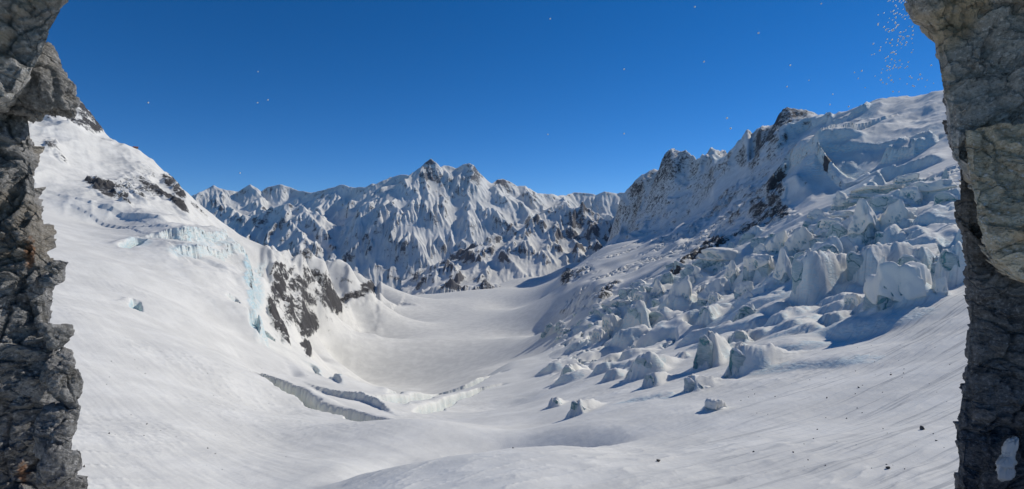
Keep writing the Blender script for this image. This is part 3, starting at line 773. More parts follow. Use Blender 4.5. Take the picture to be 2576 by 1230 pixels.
for _ in range(46):
    px = gd.uniform(1420, 2180); py = np.interp(px, [1400, 1700, 2000, 2200], [905, 865, 790, 760]) + gd.uniform(-75, 75)
    w_, h_ = gd.uniform(34, 90), gd.uniform(13, 34)
    q = project(px, py); drift(q, -2.3 + gd.uniform(-.45, .45), w_ * q[1] / FPX, h_ * q[1] / FPX, 2.4, .34, .5)
for _ in range(34):
    px = gd.uniform(1900, 2390); py = np.interp(px, [1900, 2150, 2400], [700, 650, 560]) + gd.uniform(-60, 60)
    w_, h_ = gd.uniform(36, 80), gd.uniform(16, 36)
    q = project(px, py); drift(q, -2.3 + gd.uniform(-.5, .5), w_ * q[1] / FPX, h_ * q[1] / FPX, 2.0, .34, .5)
for px, py, w_, h_, an in [(2190, 830, 150, 40, -2.4), (1440, 960, 60, 24, -2.6), (1395, 930, 50, 22, -2.6), (1640, 1010, 90, 16, -2.4), (1960, 880, 130, 22, -2.4), (1900, 780, 120, 26, -2.4), (1850, 830, 90, 22, -2.4), (2060, 920, 160, 20, -2.4), (1560, 930, 80, 18, -2.4)]:
    q = project(px, py); drift(q, an, w_ * q[1] / FPX, h_ * q[1] / FPX, 1.6, .5, .7)

# keep skylines and the near lip close to the base, fade relief at the outer edge
Zt = Z + dZ
def ground_z(x, y):
    u, l = x / y, math.log(y)
    iu = np.clip((u - us[0]) / (us[1] - us[0]), 0, NU - 1.001); il = np.clip(np.interp(l, ls, np.arange(NL)), 0, NL - 1.001)
    a, b = int(iu), int(il); fu, fl_ = iu - a, il - b
    return Zt[b, a] * (1 - fu) * (1 - fl_) + Zt[b, a + 1] * fu * (1 - fl_) + Zt[b + 1, a] * (1 - fu) * fl_ + Zt[b + 1, a + 1] * fu * fl_

V = np.stack([X, Y, Zt], -1)
# normals of the whole surface, so that the pieces meet without a seam
du_ = np.gradient(V, axis=1); dl_ = np.gradient(V, axis=0)
NRM = np.cross(du_, dl_); NRM /= np.linalg.norm(NRM, axis=-1, keepdims=True)
FLOW = np.stack([al, ac, 0 * al], -1)
Fq = grid_faces(NL, NU)
fc = (Fq[:, 0] // NU) + (NL * 0); fcx = Fq[:, 0] % NU
fpx = PX[fc, fcx]; fy = Y[fc, fcx]
reg = np.zeros(len(Fq), int)                                  # 0 foreground slope
wig = 0
reg[(fpx < 950) & (fy > 560)] = 1                             # mountain on the left with its spur
reg[(fpx >= 860) & (fpx < 1400) & (fy > 860)] = 2             # basin
reg[(fpx >= 950) & (fpx < 1400) & (fy > 560)] = 2
reg[(fpx >= 1400) & (fy > 320) & (fy <= 900)] = 3             # icefall
reg[(fpx >= 1400) & (fy > 900)] = 4                           # mountain flank on the right
spur = (fpx < 950) & (fy > 1600) & (PY0[fc, fcx] < 760); reg[spur] = 1
names = [('snow_slope', M_near), ('snow_mountain', M_mid), ('glacier_basin', M_near), ('icefall', M_near), ('mountain_flank', M_mid)]
Vf, Nf, Ff = V.reshape(-1, 3), NRM.reshape(-1, 3), FLOW.reshape(-1, 3)
Rf, If, Sf = ROCK.ravel(), ICE.ravel(), STREAK.ravel()
for i, (nm, mt) in enumerate(names):
    fs = Fq[reg == i]
    used, inv = np.unique(fs, return_inverse=True)
    me = mesh_from(nm, Vf[used], inv.reshape(fs.shape), {'rock': Rf[used], 'ice': If[used], 'flow': Ff[used], 'streak': Sf[used]}, Nf[used])
    link(nm, me, mt, kind='structure')

def erode(Hm, cell, n, steps, seed, k_e=.25, batches=6):
    """rain drops running down the height field, cutting gullies and leaving fans"""
    g = np.random.default_rng(seed); h = (Hm / (cell * 26.0)).astype(np.float64); nr, nc = h.shape
    flat = h.ravel()
    for b in range(batches):
        m = n // batches
        px, py = g.uniform(1, nc - 3, m), g.uniform(1, nr - 3, m); dx = np.zeros(m); dy = np.zeros(m); sp = np.ones(m); wt = np.ones(m); sd = np.zeros(m); alive = np.ones(m, bool)
        for st in range(steps):
            ix, iy = px.astype(int), py.astype(int); fx, fy = px - ix, py - iy
            i0 = iy * nc + ix
            a, b_, c, d = flat[i0], flat[i0 + 1], flat[i0 + nc], flat[i0 + nc + 1]
            gx = (b_ - a) * (1 - fy) + (d - c) * fy; gy = (c - a) * (1 - fx) + (d - b_) * fx
            ho = a * (1 - fx) * (1 - fy) + b_ * fx * (1 - fy) + c * (1 - fx) * fy + d * fx * fy
            dx = dx * .12 - gx * .88; dy = dy * .12 - gy * .88
            ln = np.hypot(dx, dy) + 1e-12; dx, dy = dx / ln, dy / ln
            nx, ny = px + dx, py + dy
            alive &= (nx > 1) & (nx < nc - 3) & (ny > 1) & (ny < nr - 3)
            nx = np.where(alive, nx, px); ny = np.where(alive, ny, py)
            jx, jy = nx.astype(int), ny.astype(int); ex, ey = nx - jx, ny - jy; j0 = jy * nc + jx
            hn = flat[j0] * (1 - ex) * (1 - ey) + flat[j0 + 1] * ex * (1 - ey) + flat[j0 + nc] * (1 - ex) * ey + flat[j0 + nc + 1] * ex * ey
            dh = hn - ho
            cap = np.maximum(-dh, .002) * sp * wt * 5.0
            dep = np.where(dh > 0, np.minimum(dh, sd), np.where(sd > cap, (sd - cap) * .2, 0))
            ero = np.where((dh <= 0) & (sd <= cap), np.minimum((cap - sd) * k_e, -dh), 0)
            amt = np.where(alive, dep - ero, 0); sd = sd - amt
            dl = np.zeros(flat.size)
            for o_, w_ in ((0, (1 - fx) * (1 - fy)), (1, fx * (1 - fy)), (nc, (1 - fx) * fy), (nc + 1, fx * fy)):
                dl += np.bincount(i0 + o_, amt * w_, flat.size)[:flat.size]
            flat += np.clip(dl, -.012, .012)
            sp = np.sqrt(np.clip(sp * sp - dh * 4, 0, 9)); wt *= .985
            px, py = nx, ny
    return Hm + np.clip(flat.reshape(nr, nc) * cell * 26.0 - Hm, -130, 50)

# ------------------------------------------------------------------ far range and the rock island in front of it: ridges with flanks
def blur(h, n):
    for _ in range(n):
        h = np.pad(h, 1, mode='edge'); h = (h[:-2] + 2 * h[1:-1] + h[2:]) / 4; h = (h[:, :-2] + 2 * h[:, 1:-1] + h[:, 2:]) / 4
    return h

def ridge_field(skel, Xv, Yv, slope, warp):
    """height as the upper envelope of ridges; skel: list of polylines of (px, py, D)"""
    H = np.full(Xv.shape, -1e9)
    wx = Xv + fbm2(Xv / warp, Yv / warp, 3, 101) * warp * .20
    wy = Yv + fbm2(Xv / warp, Yv / warp, 3, 105) * warp * .20
    for line, k in skel:
        P = np.array([at(*p) for p in line])
        for a, b in zip(P[:-1], P[1:]):
            d = b[:2] - a[:2]; l2 = d @ d
            t = np.clip(((wx - a[0]) * d[0] + (wy - a[1]) * d[1]) / l2, 0, 1)
            r = np.hypot(wx - a[0] - t * d[0], wy - a[1] - t * d[1])
            h = a[2] + t * (b[2] - a[2]) - k * slope * r * (1 - .12 * np.clip(r / 900, 0, 1))
            H = np.maximum(H, h)
    return H

crest = [(420, 520, 8300), (470, 497, 8300), (500, 488, 8300), (530, 476, 8200), (548, 462, 8200), (565, 475, 8200), (590, 479, 8300), (612, 470, 8300), (626, 461, 8300), (645, 470, 8300), (662, 480, 8400),
         (682, 467, 8400), (705, 462, 8400), (730, 470, 8400), (750, 478, 8300), (790, 483, 8100), (820, 472, 7900), (845, 463, 7800), (862, 462, 7700), (900, 470, 7600), (930, 470, 7500), (950, 456, 7400),
         (975, 443, 7300), (1000, 437, 7300), (1020, 440, 7200), (1042, 430, 7200), (1058, 408, 7150), (1075, 396, 7150), (1090, 410, 7150), (1105, 428, 7150), (1120, 412, 7200), (1135, 413, 7200), (1150, 419, 7200), (1165, 414, 7200),
         (1182, 408, 7200), (1195, 420, 7250), (1215, 440, 7300), (1235, 460, 7400), (1247, 449, 7600), (1268, 455, 7700), (1290, 466, 7800), (1310, 464, 7800), (1325, 475, 7900), (1350, 484, 8000), (1380, 486, 8200), (1400, 491, 8400),
         (1430, 489, 8800), (1450, 480, 9000), (1470, 482, 9000), (1500, 488, 9000), (1520, 480, 9000), (1545, 484, 9000), (1600, 480, 9000), (1660, 500, 9000)]
skel = [(crest, 1.0),
 ([(1075, 397, 7150), (1092, 450, 6950), (1118, 500, 6700), (1150, 548, 6400), (1185, 592, 6050), (1200, 640, 5700)], 1.05),
 ([(1042, 432, 7200), (1048, 480, 6950), (1062, 530, 6650), (1085, 580, 6300), (1100, 640, 5900)], 1.1),
 ([(975, 443, 7300), (1000, 492, 7000), (1020, 545, 6650), (1050, 600, 6250), (1075, 660, 5800)], 1.0),
 ([(930, 470, 7500), (950, 510, 7250), (975, 560, 6900), (1005, 620, 6400), (1030, 690, 5900)], 1.05),
 ([(862, 462, 7700), (885, 505, 7400), (925, 550, 7050), (965, 600, 6650), (1000, 660, 6200), (1015, 720, 5800)], 1.0),
 ([(820, 472, 7900), (835, 520, 7500), (862, 565, 7100), (900, 620, 6600), (950, 680, 6100), (985, 735, 5700)], 1.05),
 ([(548, 463, 8200), (575, 520, 7800), (620, 560, 7300), (650, 610, 6800)], .95),
 ([(470, 497, 8300), (500, 540, 7800), (540, 580, 7300)], .95),
 ([(626, 461, 8300), (650, 505, 7900), (665, 530, 7500)], .8),
 ([(540, 575, 6700), (580, 552, 6700), (640, 530, 6650), (690, 520, 6600), (732, 508, 6600), (775, 522, 6500), (820, 555, 6300), (870, 600, 6050), (920, 650, 5750), (965, 705, 5500)], 1.0),
 ([(640, 530, 6650), (655, 575, 6300), (690, 620, 5950), (720, 670, 5600)], 1.1),
 ([(732, 508, 6600), (745, 555, 6250), (770, 600, 5900), (820, 650, 5550), (860, 700, 5250)], 1.1),
 ([(775, 522, 6500), (800, 575, 6150), (840, 625, 5800), (900, 690, 5400)], 1.1),
 ([(580, 552, 6700), (600, 600, 6300), (620, 650, 5900)], 1.1),
 ([(1182, 409, 7200), (1200, 450, 6950), (1225, 492, 6650), (1250, 540, 6250), (1262, 600, 5800)], 1.0),
 ([(1135, 413, 7200), (1148, 460, 6950), (1175, 510, 6600), (1215, 560, 6200), (1235, 610, 5800)], 1.1),
 ([(1247, 449, 7600), (1275, 490, 7200), (1310, 520, 6800), (1330, 560, 6400)], 1.0),
 ([(1310, 464, 7800), (1345, 500, 7300), (1385, 525, 6900), (1400, 560, 6500)], .95),
 ([(1400, 491, 8400), (1430, 510, 7700), (1460, 530, 7200)], .9),
]
NUf, NLf = 700, 420
uf = np.linspace((430 - CX) / FPX, (1640 - CX) / FPX, NUf); df = np.linspace(4700, 9400, NLf)
UF, DF = np.meshgrid(uf, df); XF, YF = UF * DF, DF
H0 = ridge_field(skel, XF, YF, 0.84, 520)
H0 = np.maximum(H0, -620 + 60 * fbm2(XF / 500, YF / 500, 3, 121))
amp = sstep(0, 500, H0 + 620)
detail = (ridged2((XF + fbm2(XF / 200, YF / 200, 2, 130) * 60) / 300, YF / 620, 4, 131, .38) - .8) * 52 * amp
flute = (ridged2(XF / 90, YF / 330, 2, 141, .4) - .6) * 8 * amp
# keep the crest where it stands: relief grows with distance below it
Pc = np.array([at(*p) for p in crest])
ycr = np.interp(UF, Pc[:, 0] / Pc[:, 1], Pc[:, 1])
kf = .16 + .84 * sstep(60, 420, np.abs(ycr - YF))
HF = H0 + (detail + flute) * kf
HF = blur(HF * .35 + erode(HF, 9.5, 150000, 46, 1) * .65, 1)
PXF, PYF = CX + FPX * UF, CY - FPX * HF / DF
RF = .12 * pn2(XF / 600, YF / 600, 7) + .0 + .24 * pn2((XF * .55 + HF) / 85 + .4 * pn2(XF / 200, YF / 200, 9), YF / 1200, 8)
for a_, b_, rx_, ry_, m_ in [(1075, 430, 26, 40, .45), (1100, 470, 18, 50, .3), (1190, 440, 30, 34, .35), (1260, 456, 30, 10, .4), (560, 500, 40, 26, .3), (640, 560, 90, 20, .3), (1000, 690, 90, 40, .35), (860, 640, 80, 30, .2)]:
    RF = RF + m_ * np.clip(1.2 - ((PXF - a_) / rx_) ** 2 - ((PYF - b_) / ry_) ** 2, 0, 1)
att = {'rock': RF.ravel(), 'ice': np.zeros(XF.size), 'flow': np.zeros((XF.size, 3)), 'streak': np.zeros(XF.size)}
me = mesh_from('mountain_range', np.stack([XF, YF, HF], -1).reshape(-1, 3), grid_faces(NLf, NUf), att)
link('mountain_range', me, M_far, kind='structure')

isl = [([(1045, 748, 3150), (1062, 715, 3300), (1090, 690, 3450), (1150, 648, 3700), (1200, 615, 3900), (1235, 592, 4000), (1290, 565, 4150), (1345, 534, 4300), (1392, 520, 4350), (1430, 512, 4400), (1468, 512, 4400), (1500, 526, 4350), (1525, 556, 4200), (1548, 590, 4000), (1565, 608, 3850)], 1.0),
       ([(1392, 520, 4350), (1400, 560, 4150), (1395, 600, 3950), (1385, 630, 3750)], .9),
       ([(1430, 512, 4400), (1440, 560, 4150), (1450, 600, 3950), (1455, 628, 3780)], 1.0),
       ([(1468, 512, 4400), (1490, 560, 4150), (1505, 600, 3920)], 1.1),
       ([(1345, 534, 4300), (1330, 575, 4050), (1290, 620, 3800), (1250, 660, 3550), (1230, 690, 3400)], .65),
       ([(1235, 592, 4000), (1220, 630, 3800), (1180, 670, 3500), (1120, 710, 3300), (1100, 735, 3150)], .8),
       ([(1150, 648, 3700), (1130, 680, 3500), (1090, 720, 3250)], .9),
       ([(1110, 708, 3200), (1160, 700, 3200), (1220, 702, 3200), (1250, 706, 3250)], .8)]
NUi, NLi = 330, 260
ui = np.linspace((1010 - CX) / FPX, (1610 - CX) / FPX, NUi); di = np.linspace(2850, 4900, NLi)
UI, DI = np.meshgrid(ui, di); XI, YI = UI * DI, DI
HI = ridge_field(isl, XI, YI, 0.85, 240)
gz = interp_E(UI.ravel(), np.log(np.clip(DI.ravel(), 0, 4390))).reshape(UI.shape) * DI
am = sstep(-40, 120, HI - gz)
HI = HI + ((ridged2(XI / 190, YI / 300, 5, 151, .42) - .75) * 45 + (ridged2(XI / 46, YI / 150, 3, 155, .4) - .6) * 10) * am
HI = blur(HI * .25 + erode(HI, 6.8, 60000, 40, 2) * .75, 1)
HI = np.where(HI < gz - 25, gz - 25 + .05 * (HI - gz), HI)
PYI = CY - FPX * HI / DI; PXI = CX + FPX * UI
RI = .16 + .45 * np.clip(1.3 - ((PXI - 1185) / 90) ** 2 - ((PYI - 715) / 26) ** 2, 0, 1) + .3 * np.clip(1.3 - ((PXI - 1475) / 80) ** 2 - ((PYI - 590) / 45) ** 2, 0, 1) + .3 * np.clip(1.3 - ((PXI - 1190) / 120) ** 2 - ((PYI - 640) / 26) ** 2, 0, 1)
att = {'rock': RI.ravel(), 'ice': np.zeros(XI.size), 'flow': np.zeros((XI.size, 3)), 'streak': np.zeros(XI.size)}
me = mesh_from('rock_island', np.stack([XI, YI, HI], -1).reshape(-1, 3), grid_faces(NLi, NUi), att)
link('rock_island', me, M_far, kind='structure')

# ------------------------------------------------------------------ seracs and snow-capped ice hummocks
def sphere_dirs(nlat, nlon):
    th = np.linspace(0, np.pi, nlat); ph = np.linspace(0, 2 * np.pi, nlon, endpoint=False)
    T, Pp = np.meshgrid(th, ph, indexing='ij')
    d = np.stack([np.sin(T) * np.cos(Pp), np.sin(T) * np.sin(Pp), np.cos(T)], -1)
    a = (np.arange(nlat - 1)[:, None] * nlon + np.arange(nlon)[None, :]); b = (np.arange(nlat - 1)[:, None] * nlon + (np.arange(nlon) + 1)[None, :] % nlon)
    f = np.stack([a.ravel(), (a + nlon).ravel(), (b + nlon).ravel(), b.ravel()], 1)
    return d.reshape(-1, 3), f

def chunk(seed, planes, p, nlat=26, nlon=44, rough=.06, facet=.05, scoop=0.0, lip=0.0):
    """a closed rounded block: soft intersection of half spaces, roughened"""
    d, f = sphere_dirs(nlat, nlon)
    acc = 0
    for n, h in planes:
        n = np.array(n, float); n /= np.linalg.norm(n)
        acc = acc + (np.clip(d @ n, 0, None) / h) ** p
    r = acc ** (-1 / p)
    q = d * r[:, None]
    k = seed * 3.7
    side = 1 - np.clip(d[:, 2], 0, 1) ** 2
    nz = fbm3(q[:, 0] * 2.3 + k, q[:, 1] * 2.3, q[:, 2] * 2.3, 4, seed % 9)
    f1, f2, rv, _ = worley3(q[:, 0] * 3.1 + k, q[:, 1] * 3.1, q[:, 2] * 2.2, seed % 7)
    g1, g2, gv, _ = worley3(q[:, 0] * 6.5 + k, q[:, 1] * 6.5, q[:, 2] * 4.5, seed % 5)
    q = q * (1 + rough * nz * (.35 + .65 * side) + (facet * (rv[:, 0] - .5) + .45 * facet * (gv[:, 1] - .5) - .35 * facet * sstep(.10, .0, f2 - f1)) * side)[:, None]
    if scoop:
        g = np.exp(-(((q[:, 1]) / .34) ** 2 + ((q[:, 2] - .12) / .38) ** 2)) * (q[:, 0] > 0)
        q[:, 0] -= scoop * g
    if lip:
        q[:, 0] += lip * sstep(.25, .7, q[:, 2]) * (q[:, 0] > -.2)
    return q, f

serac_meshes = {}; cap_meshes = {}
def serac_mesh(kind, v):
    if (kind, v) in serac_meshes: return serac_meshes[kind, v]
    g = np.random.default_rng(100 + v * 7 + (50 if kind == 'hummock' else 0))
    u = lambda a, b: g.uniform(a, b)
    if kind == 'hummock':
        pl = [((u(-.25, .0), u(-.2, .2), 1), .72), ((1, u(-.3, .3), u(-.05, .15)), .38), ((.3, 1, .25), u(.42, .55)), ((.3, -1, .25), u(.42, .55)), ((-.42, u(-.2, .2), .9), u(.55, .62)), ((-1, 0, 0), 2.6), ((0, 0, -1), .6)]
        q, f = chunk(v + 1, pl, 5.0, 38, 60, .22, .06, u(.12, .26), u(.04, .16))
    elif kind == 'slab':
        pl = [((u(-.1, .15), u(-.15, .15), 1), .6), ((1, u(-.3, .3), .05), .5), ((u(-.3, .3), 1, .1), u(.45, .55)), ((u(-.3, .3), -1, .1), u(.45, .55)), ((-.5, 0, .8), .62), ((-1, 0, 0), 1.5), ((0, 0, -1), .6)]
        q, f = chunk(v + 31, pl, 12.0, 54, 86, .22, .18, u(.0, .12), u(.0, .12))
    else:
        pl = [((u(-.3, .3), u(-.3, .3), 1), .74), ((1, u(-.5, .5), u(-.1, .2)), u(.38, .5)), ((u(-.3, .4), 1, u(0, .3)), u(.4, .52)), ((u(-.3, .4), -1, u(0, .3)), u(.4, .52)), ((-.7, u(-.3, .3), .7), u(.5, .65)), ((-1, 0, 0), 1.1), ((0, 0, -1), .6)]
        for _ in range(3):
            a = u(0, 6.28); pl.append(((math.cos(a), math.sin(a), u(.3, 1.2)), u(.40, .60)))
        q, f = chunk(v + 61, pl, 13.0, 54, 86, .30, .24, u(.0, .22), u(-.05, .14))
    serac_meshes[kind, v] = mesh_from('serac_' + kind, q, f)
    nl, no = {'hummock': (38, 60), 'slab': (54, 86), 'block': (54, 86)}[kind]
    Q = q.reshape(nl, no, 3); kk = int(nl * .36)
    top = Q[:kk] * np.array([1.05, 1.05, 1.0]) + np.array([0, 0, .05])
    wv = .05 * fbm3(top[..., 0] * 2, top[..., 1] * 2, top[..., 2] * 2, 3, v)
    top = top * (1 + wv[..., None]); rim1 = top[-1:] * np.array([1.02, 1.02, 1]) - np.array([0, 0, .06]); rim2 = Q[kk - 2:kk - 1] * np.array([.85, .85, .9])
    T = np.concatenate([top, rim1, rim2], 0); a = (np.arange(kk + 1)[:, None] * no + np.arange(no)[None, :]); b = (np.arange(kk + 1)[:, None] * no + (np.arange(no) + 1)[None, :] % no)
    cap_meshes[kind, v] = mesh_from('snow_cap', T.reshape(-1, 3), np.stack([a.ravel(), (a + no).ravel(), (b + no).ravel(), b.ravel()], 1))
    return serac_meshes[kind, v]

for S in SERACS:
    q, W, Hh = S['q'], S['W'], S['H']
    hum = S['kind'] == 'hummock'
    o = link('ice_hummock' if hum else 'serac', serac_mesh(S['kind'], S['var']), M_serac, label=S['label'], cat='ice hummock' if hum else 'serac', group=S['group'])
    o.location = (q[0], q[1], S['z'] - .10 * Hh)
    o.rotation_euler = (S['rx'], S['ry'], S['ang'])
    o.scale = (W * S['dp'], W, Hh / .70)
    if not hum and not S['small']: link('snow_cap', cap_meshes[S['kind'], S['var']], M_cap, o)

# ------------------------------------------------------------------ the rock mouth the picture is taken from
def rock_disp(x, y, z, amp=1.0, seed=0):
    c, s = math.cos(.5), math.sin(.5)
    xr, zr = x * c + z * s, -x * s + z * c
    wx = fbm3(x * 2, y * 2, z * 2, 2, 3 + seed) * .12
    f1, f2, rv, (ax, ay, az) = worley3(xr * 1.9 + wx * 3, y * 1.9, zr * 2.6 + wx * 4, 1 + seed)
    d = (rv[..., 0] - .5) * .14 + (ax * (rv[..., 1] - .5) + az * (rv[..., 2] - .5)) * .16
    g1, g2, gv, (bx, by, bz) = worley3(xr * 6 + wx * 6, y * 6, zr * 9 + wx * 9, 2 + seed)
    d = d + (gv[..., 0] - .5) * .09 + (bx * (gv[..., 1] - .5) + bz * (gv[..., 2] - .5)) * .10
    h1, h2, hv, (hx, hy, hz) = worley3(xr * 17, y * 17, zr * 34, 4 + seed)
    d = d + (hv[..., 0] - .5) * .024 + (hx * (hv[..., 1] - .5) + hz * (hv[..., 2] - .5)) * .03
    d = d - .05 * sstep(.10, .0, f2 - f1) + fbm3(xr * 1.1, y * 1.1, zr * 2.2, 5, 8 + seed) * .07
    return d * amp

def rock_sheet(name, edge, D0, side, py0, py1, mat, parent, label=None, nrow=420, ncol=120, amp=1.0, seed=0, cut=None, smax=1.4, bend=.85, inset=0.0, tint=None):
    """a wall of the opening: from behind its lip, round the lip and back towards the camera"""
    e = np.array(edge, float)
    rows = np.linspace(py0, py1, nrow)
    ex = np.interp(rows, e[:, 0], e[:, 1]) - (24 if side > 0 else 0)
    zz = (CY - rows) / FPX * D0
    xe = (ex - CX) / FPX * D0
    s = np.concatenate([-np.linspace(1.2, .02, 26) ** 1.0, np.linspace(0, .62, ncol - 40), np.linspace(.66, smax, 14)])
    S, Zr = np.meshgrid(s, zz); Xe, PYr = np.meshgrid(s * 0, xe)[1], np.meshgrid(s, rows)[1]
    bk = np.clip(-S, 0, None); fr = np.clip(S, 0, None)
    Xw = Xe + side * (fr * 1.0 + bk * 1.4 + .06 * np.exp(-(S / .05) ** 2))
    Yw = D0 - fr * bend - .05 + bk * 1.15 + inset
    nx = np.where(S < 0, -side * .8, -side * .35); ny = np.where(S < 0, .3, -.93)
    lipf = .24 + .76 * sstep(0, .16, np.abs(S))
    d = rock_disp(Xw, Yw, Zr, amp, seed) * lipf
    Xw = Xw + nx * d; Yw = Yw + ny * d; Zw = Zr + d * .3
    if cut is not None:                                        # lower (or upper) border that follows a line across the sheet
        cpx, cpy, sgn = cut
        px = CX + FPX * Xw / Yw
        lim = (CY - np.interp(px, cpx, cpy) - 6 * pn2(px / 14, px * 0, seed)) / FPX * Yw
        over = np.clip((lim - Zw) * sgn, 0, None)
        Zw = Zw + sgn * over * np.where(over > 0, 1, 0)
        Yw = Yw + np.clip(over * 1.3, 0, 1.2)
        Xw = Xw + side * np.clip(over * .7, 0, .8)
    at_ = {'tint': np.zeros(Xw.size)}
    if tint:
        px = CX + FPX * Xw / Yw; py = CY - FPX * Zw / Yw; t_ = 0 * px
        for a, b, rx, ry in tint:
            t_ = np.maximum(t_, np.clip(1.2 - ((px - a) / rx) ** 2 - ((py - b) / ry) ** 2 + .9 * pn2(px / 9, py / 9, 3), 0, .8))
        at_['tint'] = t_.ravel()
    f = grid_faces(nrow, len(s))
    if side > 0: f = f[:, ::-1]
    me = mesh_from(name, np.stack([Xw, Yw, Zw], -1).reshape(-1, 3), f, at_, smooth=False)
    return link(name, me, mat, parent, label=label)

def rock_lump(name, px, py, D, w, h, dpt, mat, parent, seed, amp=.5, p=6.0, label=None):
    g = np.random.default_rng(seed)
    pl = [((g.normal() * .3, g.normal() * .3, 1), .5), ((g.normal() * .3, g.normal() * .3, -1), .5)]
    for i in range(7):
        a = i * .9 + g.uniform(-.3, .3); pl.append(((math.cos(a), math.sin(a), g.uniform(-.5, .5)), g.uniform(.42, .56)))
    q, f = chunk(seed, pl, p, 60, 90, .10, .10)
    q = q * np.array([w, dpt, h]) * D / FPX + at(px, py, D)
    c = at(px, py, D); nd = (q - c); nd /= np.linalg.norm(nd, axis=1)[:, None]
    q = q + nd * rock_disp(q[:, 0], q[:, 1], q[:, 2], amp, seed % 5)[:, None]
    me = mesh_from(name, q, f, {'tint': np.zeros(len(q))}, smooth=False)
    return link(name, me, mat, parent, label=label)

left = link('rock_crag', None, label='dark craggy rock wall along the left edge of the opening', cat='rock wall')
right = link('rock_outcrop', None, label='tall grey rock pillar along the right edge of the opening, with a pale patch', cat='rock pillar')
L_edge = [(-700, 300), (-50, 205), (0, 190), (140, 120), (285, 92), (300, 98), (350, 104), (400, 108), (450, 112), (500, 118), (550, 128), (600, 134), (640, 135), (700, 132), (750, 140), (800, 148), (840, 158), (870, 160), (900, 162), (985, 160), (1000, 154), (1030, 156), (1080, 168), (1120, 170), (1150, 182), (1200, 190), (1240, 196), (1600, 220)]
rock_sheet('wall_face', L_edge, 5.0, -1, 130, 1560, M_rock, left, nrow=520, seed=1, tint=[(75, 640, 14, 40), (58, 1190, 16, 30)])
O_edge = [(-700, 380), (-200, 240), (-50, 205), (0, 190), (40, 176), (80, 152), (110, 146), (130, 136), (160, 118), (300, 60)]
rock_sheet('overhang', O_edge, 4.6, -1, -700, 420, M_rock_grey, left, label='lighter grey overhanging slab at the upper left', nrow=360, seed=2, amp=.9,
           cut=([-400, 0, 60, 110, 135, 400], [330, 250, 205, 160, 128, 100], 1))
rock_lump('ledge', 112, 222, 4.9, 100, 130, 110, M_rock, left, 3, .5)
rock_lump('boulder', 150, 945, 4.85, 74, 90, 80, M_rock, left, 14, .4)
rock_lump('boulder', 136, 672, 4.9, 40, 34, 50, M_rock, left, 25, .35)
rock_lump('boulder', 134, 702, 4.95, 40, 24, 50, M_rock, left, 26, .3)
rock_lump('boulder', 138, 1085, 4.8, 92, 120, 90, M_rock, left, 37, .4)
rock_lump('boulder', 160, 1195, 4.7, 84, 110, 90, M_rock, left, 48, .4)
rock_lump('boulder', 140, 850, 4.9, 50, 60, 60, M_rock, left, 59, .35)
# unseen cave brow overhead, added to keep the sun off the left wall
bx, by = np.meshgrid(np.linspace(-7, 7, 60), np.linspace(2.0, 7.4, 50))
bz = .60 * by + .55 - .030 * bx ** 2 * (by < 12) + .2
bz = np.maximum(bz, 2.6)
bz = bz + .22 * fbm2(bx * .8, by * .8, 4, 3)
low = np.stack([bx, by, bz], -1); hig = np.stack([bx, by, bz + 1.5 + .2 * by * 0], -1)
nb = bx.size
fl0 = grid_faces(*bx.shape); allv = np.concatenate([low.reshape(-1, 3), hig.reshape(-1, 3)])
rim = []
nr_, nc_ = bx.shape
idx = np.arange(nb).reshape(bx.shape)
for ring in (idx[0], idx[-1], idx[:, 0], idx[:, -1]):
    rim.append(np.stack([ring[:-1], ring[1:], ring[1:] + nb, ring[:-1] + nb], 1))
me = mesh_from('shade_brow', allv, np.concatenate([fl0[:, ::-1], fl0 + nb] + rim), {'tint': np.zeros(len(allv))}, smooth=False)
link('shade_brow', me, M_rock, left)

R_edge = [(-700, 2250), (0, 2330), (100, 2352), (150, 2360), (200, 2368), (260, 2380), (360, 2392), (415, 2416), (500, 2414), (560, 2416), (600, 2426), (700, 2433), (740, 2438), (800, 2441), (850, 2436), (900, 2433), (950, 2427), (1000, 2417), (1050, 2410), (1100, 2404), (1150, 2411), (1230, 2407), (1600, 2390)]
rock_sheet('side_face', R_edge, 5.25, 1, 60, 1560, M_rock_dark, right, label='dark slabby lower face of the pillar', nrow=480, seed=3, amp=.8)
RO_edge = [(-700, 2120), (-100, 2262), (0, 2279), (20, 2286), (50, 2300), (60, 2320), (90, 2344), (105, 2354), (150, 2360), (200, 2367), (260, 2379), (300, 2386), (360, 2390), (400, 2400), (415, 2412), (700, 2500)]
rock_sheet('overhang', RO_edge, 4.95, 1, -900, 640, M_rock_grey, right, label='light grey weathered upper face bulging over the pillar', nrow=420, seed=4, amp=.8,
           cut=([2300, 2400, 2440, 2490, 2530, 2545, 2576, 2700], [395, 412, 440, 468, 486, 482, 440, 420], 1))
P_edge = [(300, 2420), (420, 2432), (470, 2442), (500, 2448), (560, 2456), (600, 2470), (640, 2484), (660, 2500), (700, 2540), (720, 2600)]
rock_sheet('pale_face', P_edge, 4.82, 1, 330, 716, M_rock_pale, right, label='pale ochre patch of fresh rock under the overhang', nrow=300, seed=5, amp=.7, inset=.0)
rock_lump('snow_patch', 2532, 1150, 4.92, 52, 116, 40, M_snow_patch, right, 71, .6, 3.0, label='patch of packed snow stuck in a hollow low on the pillar')

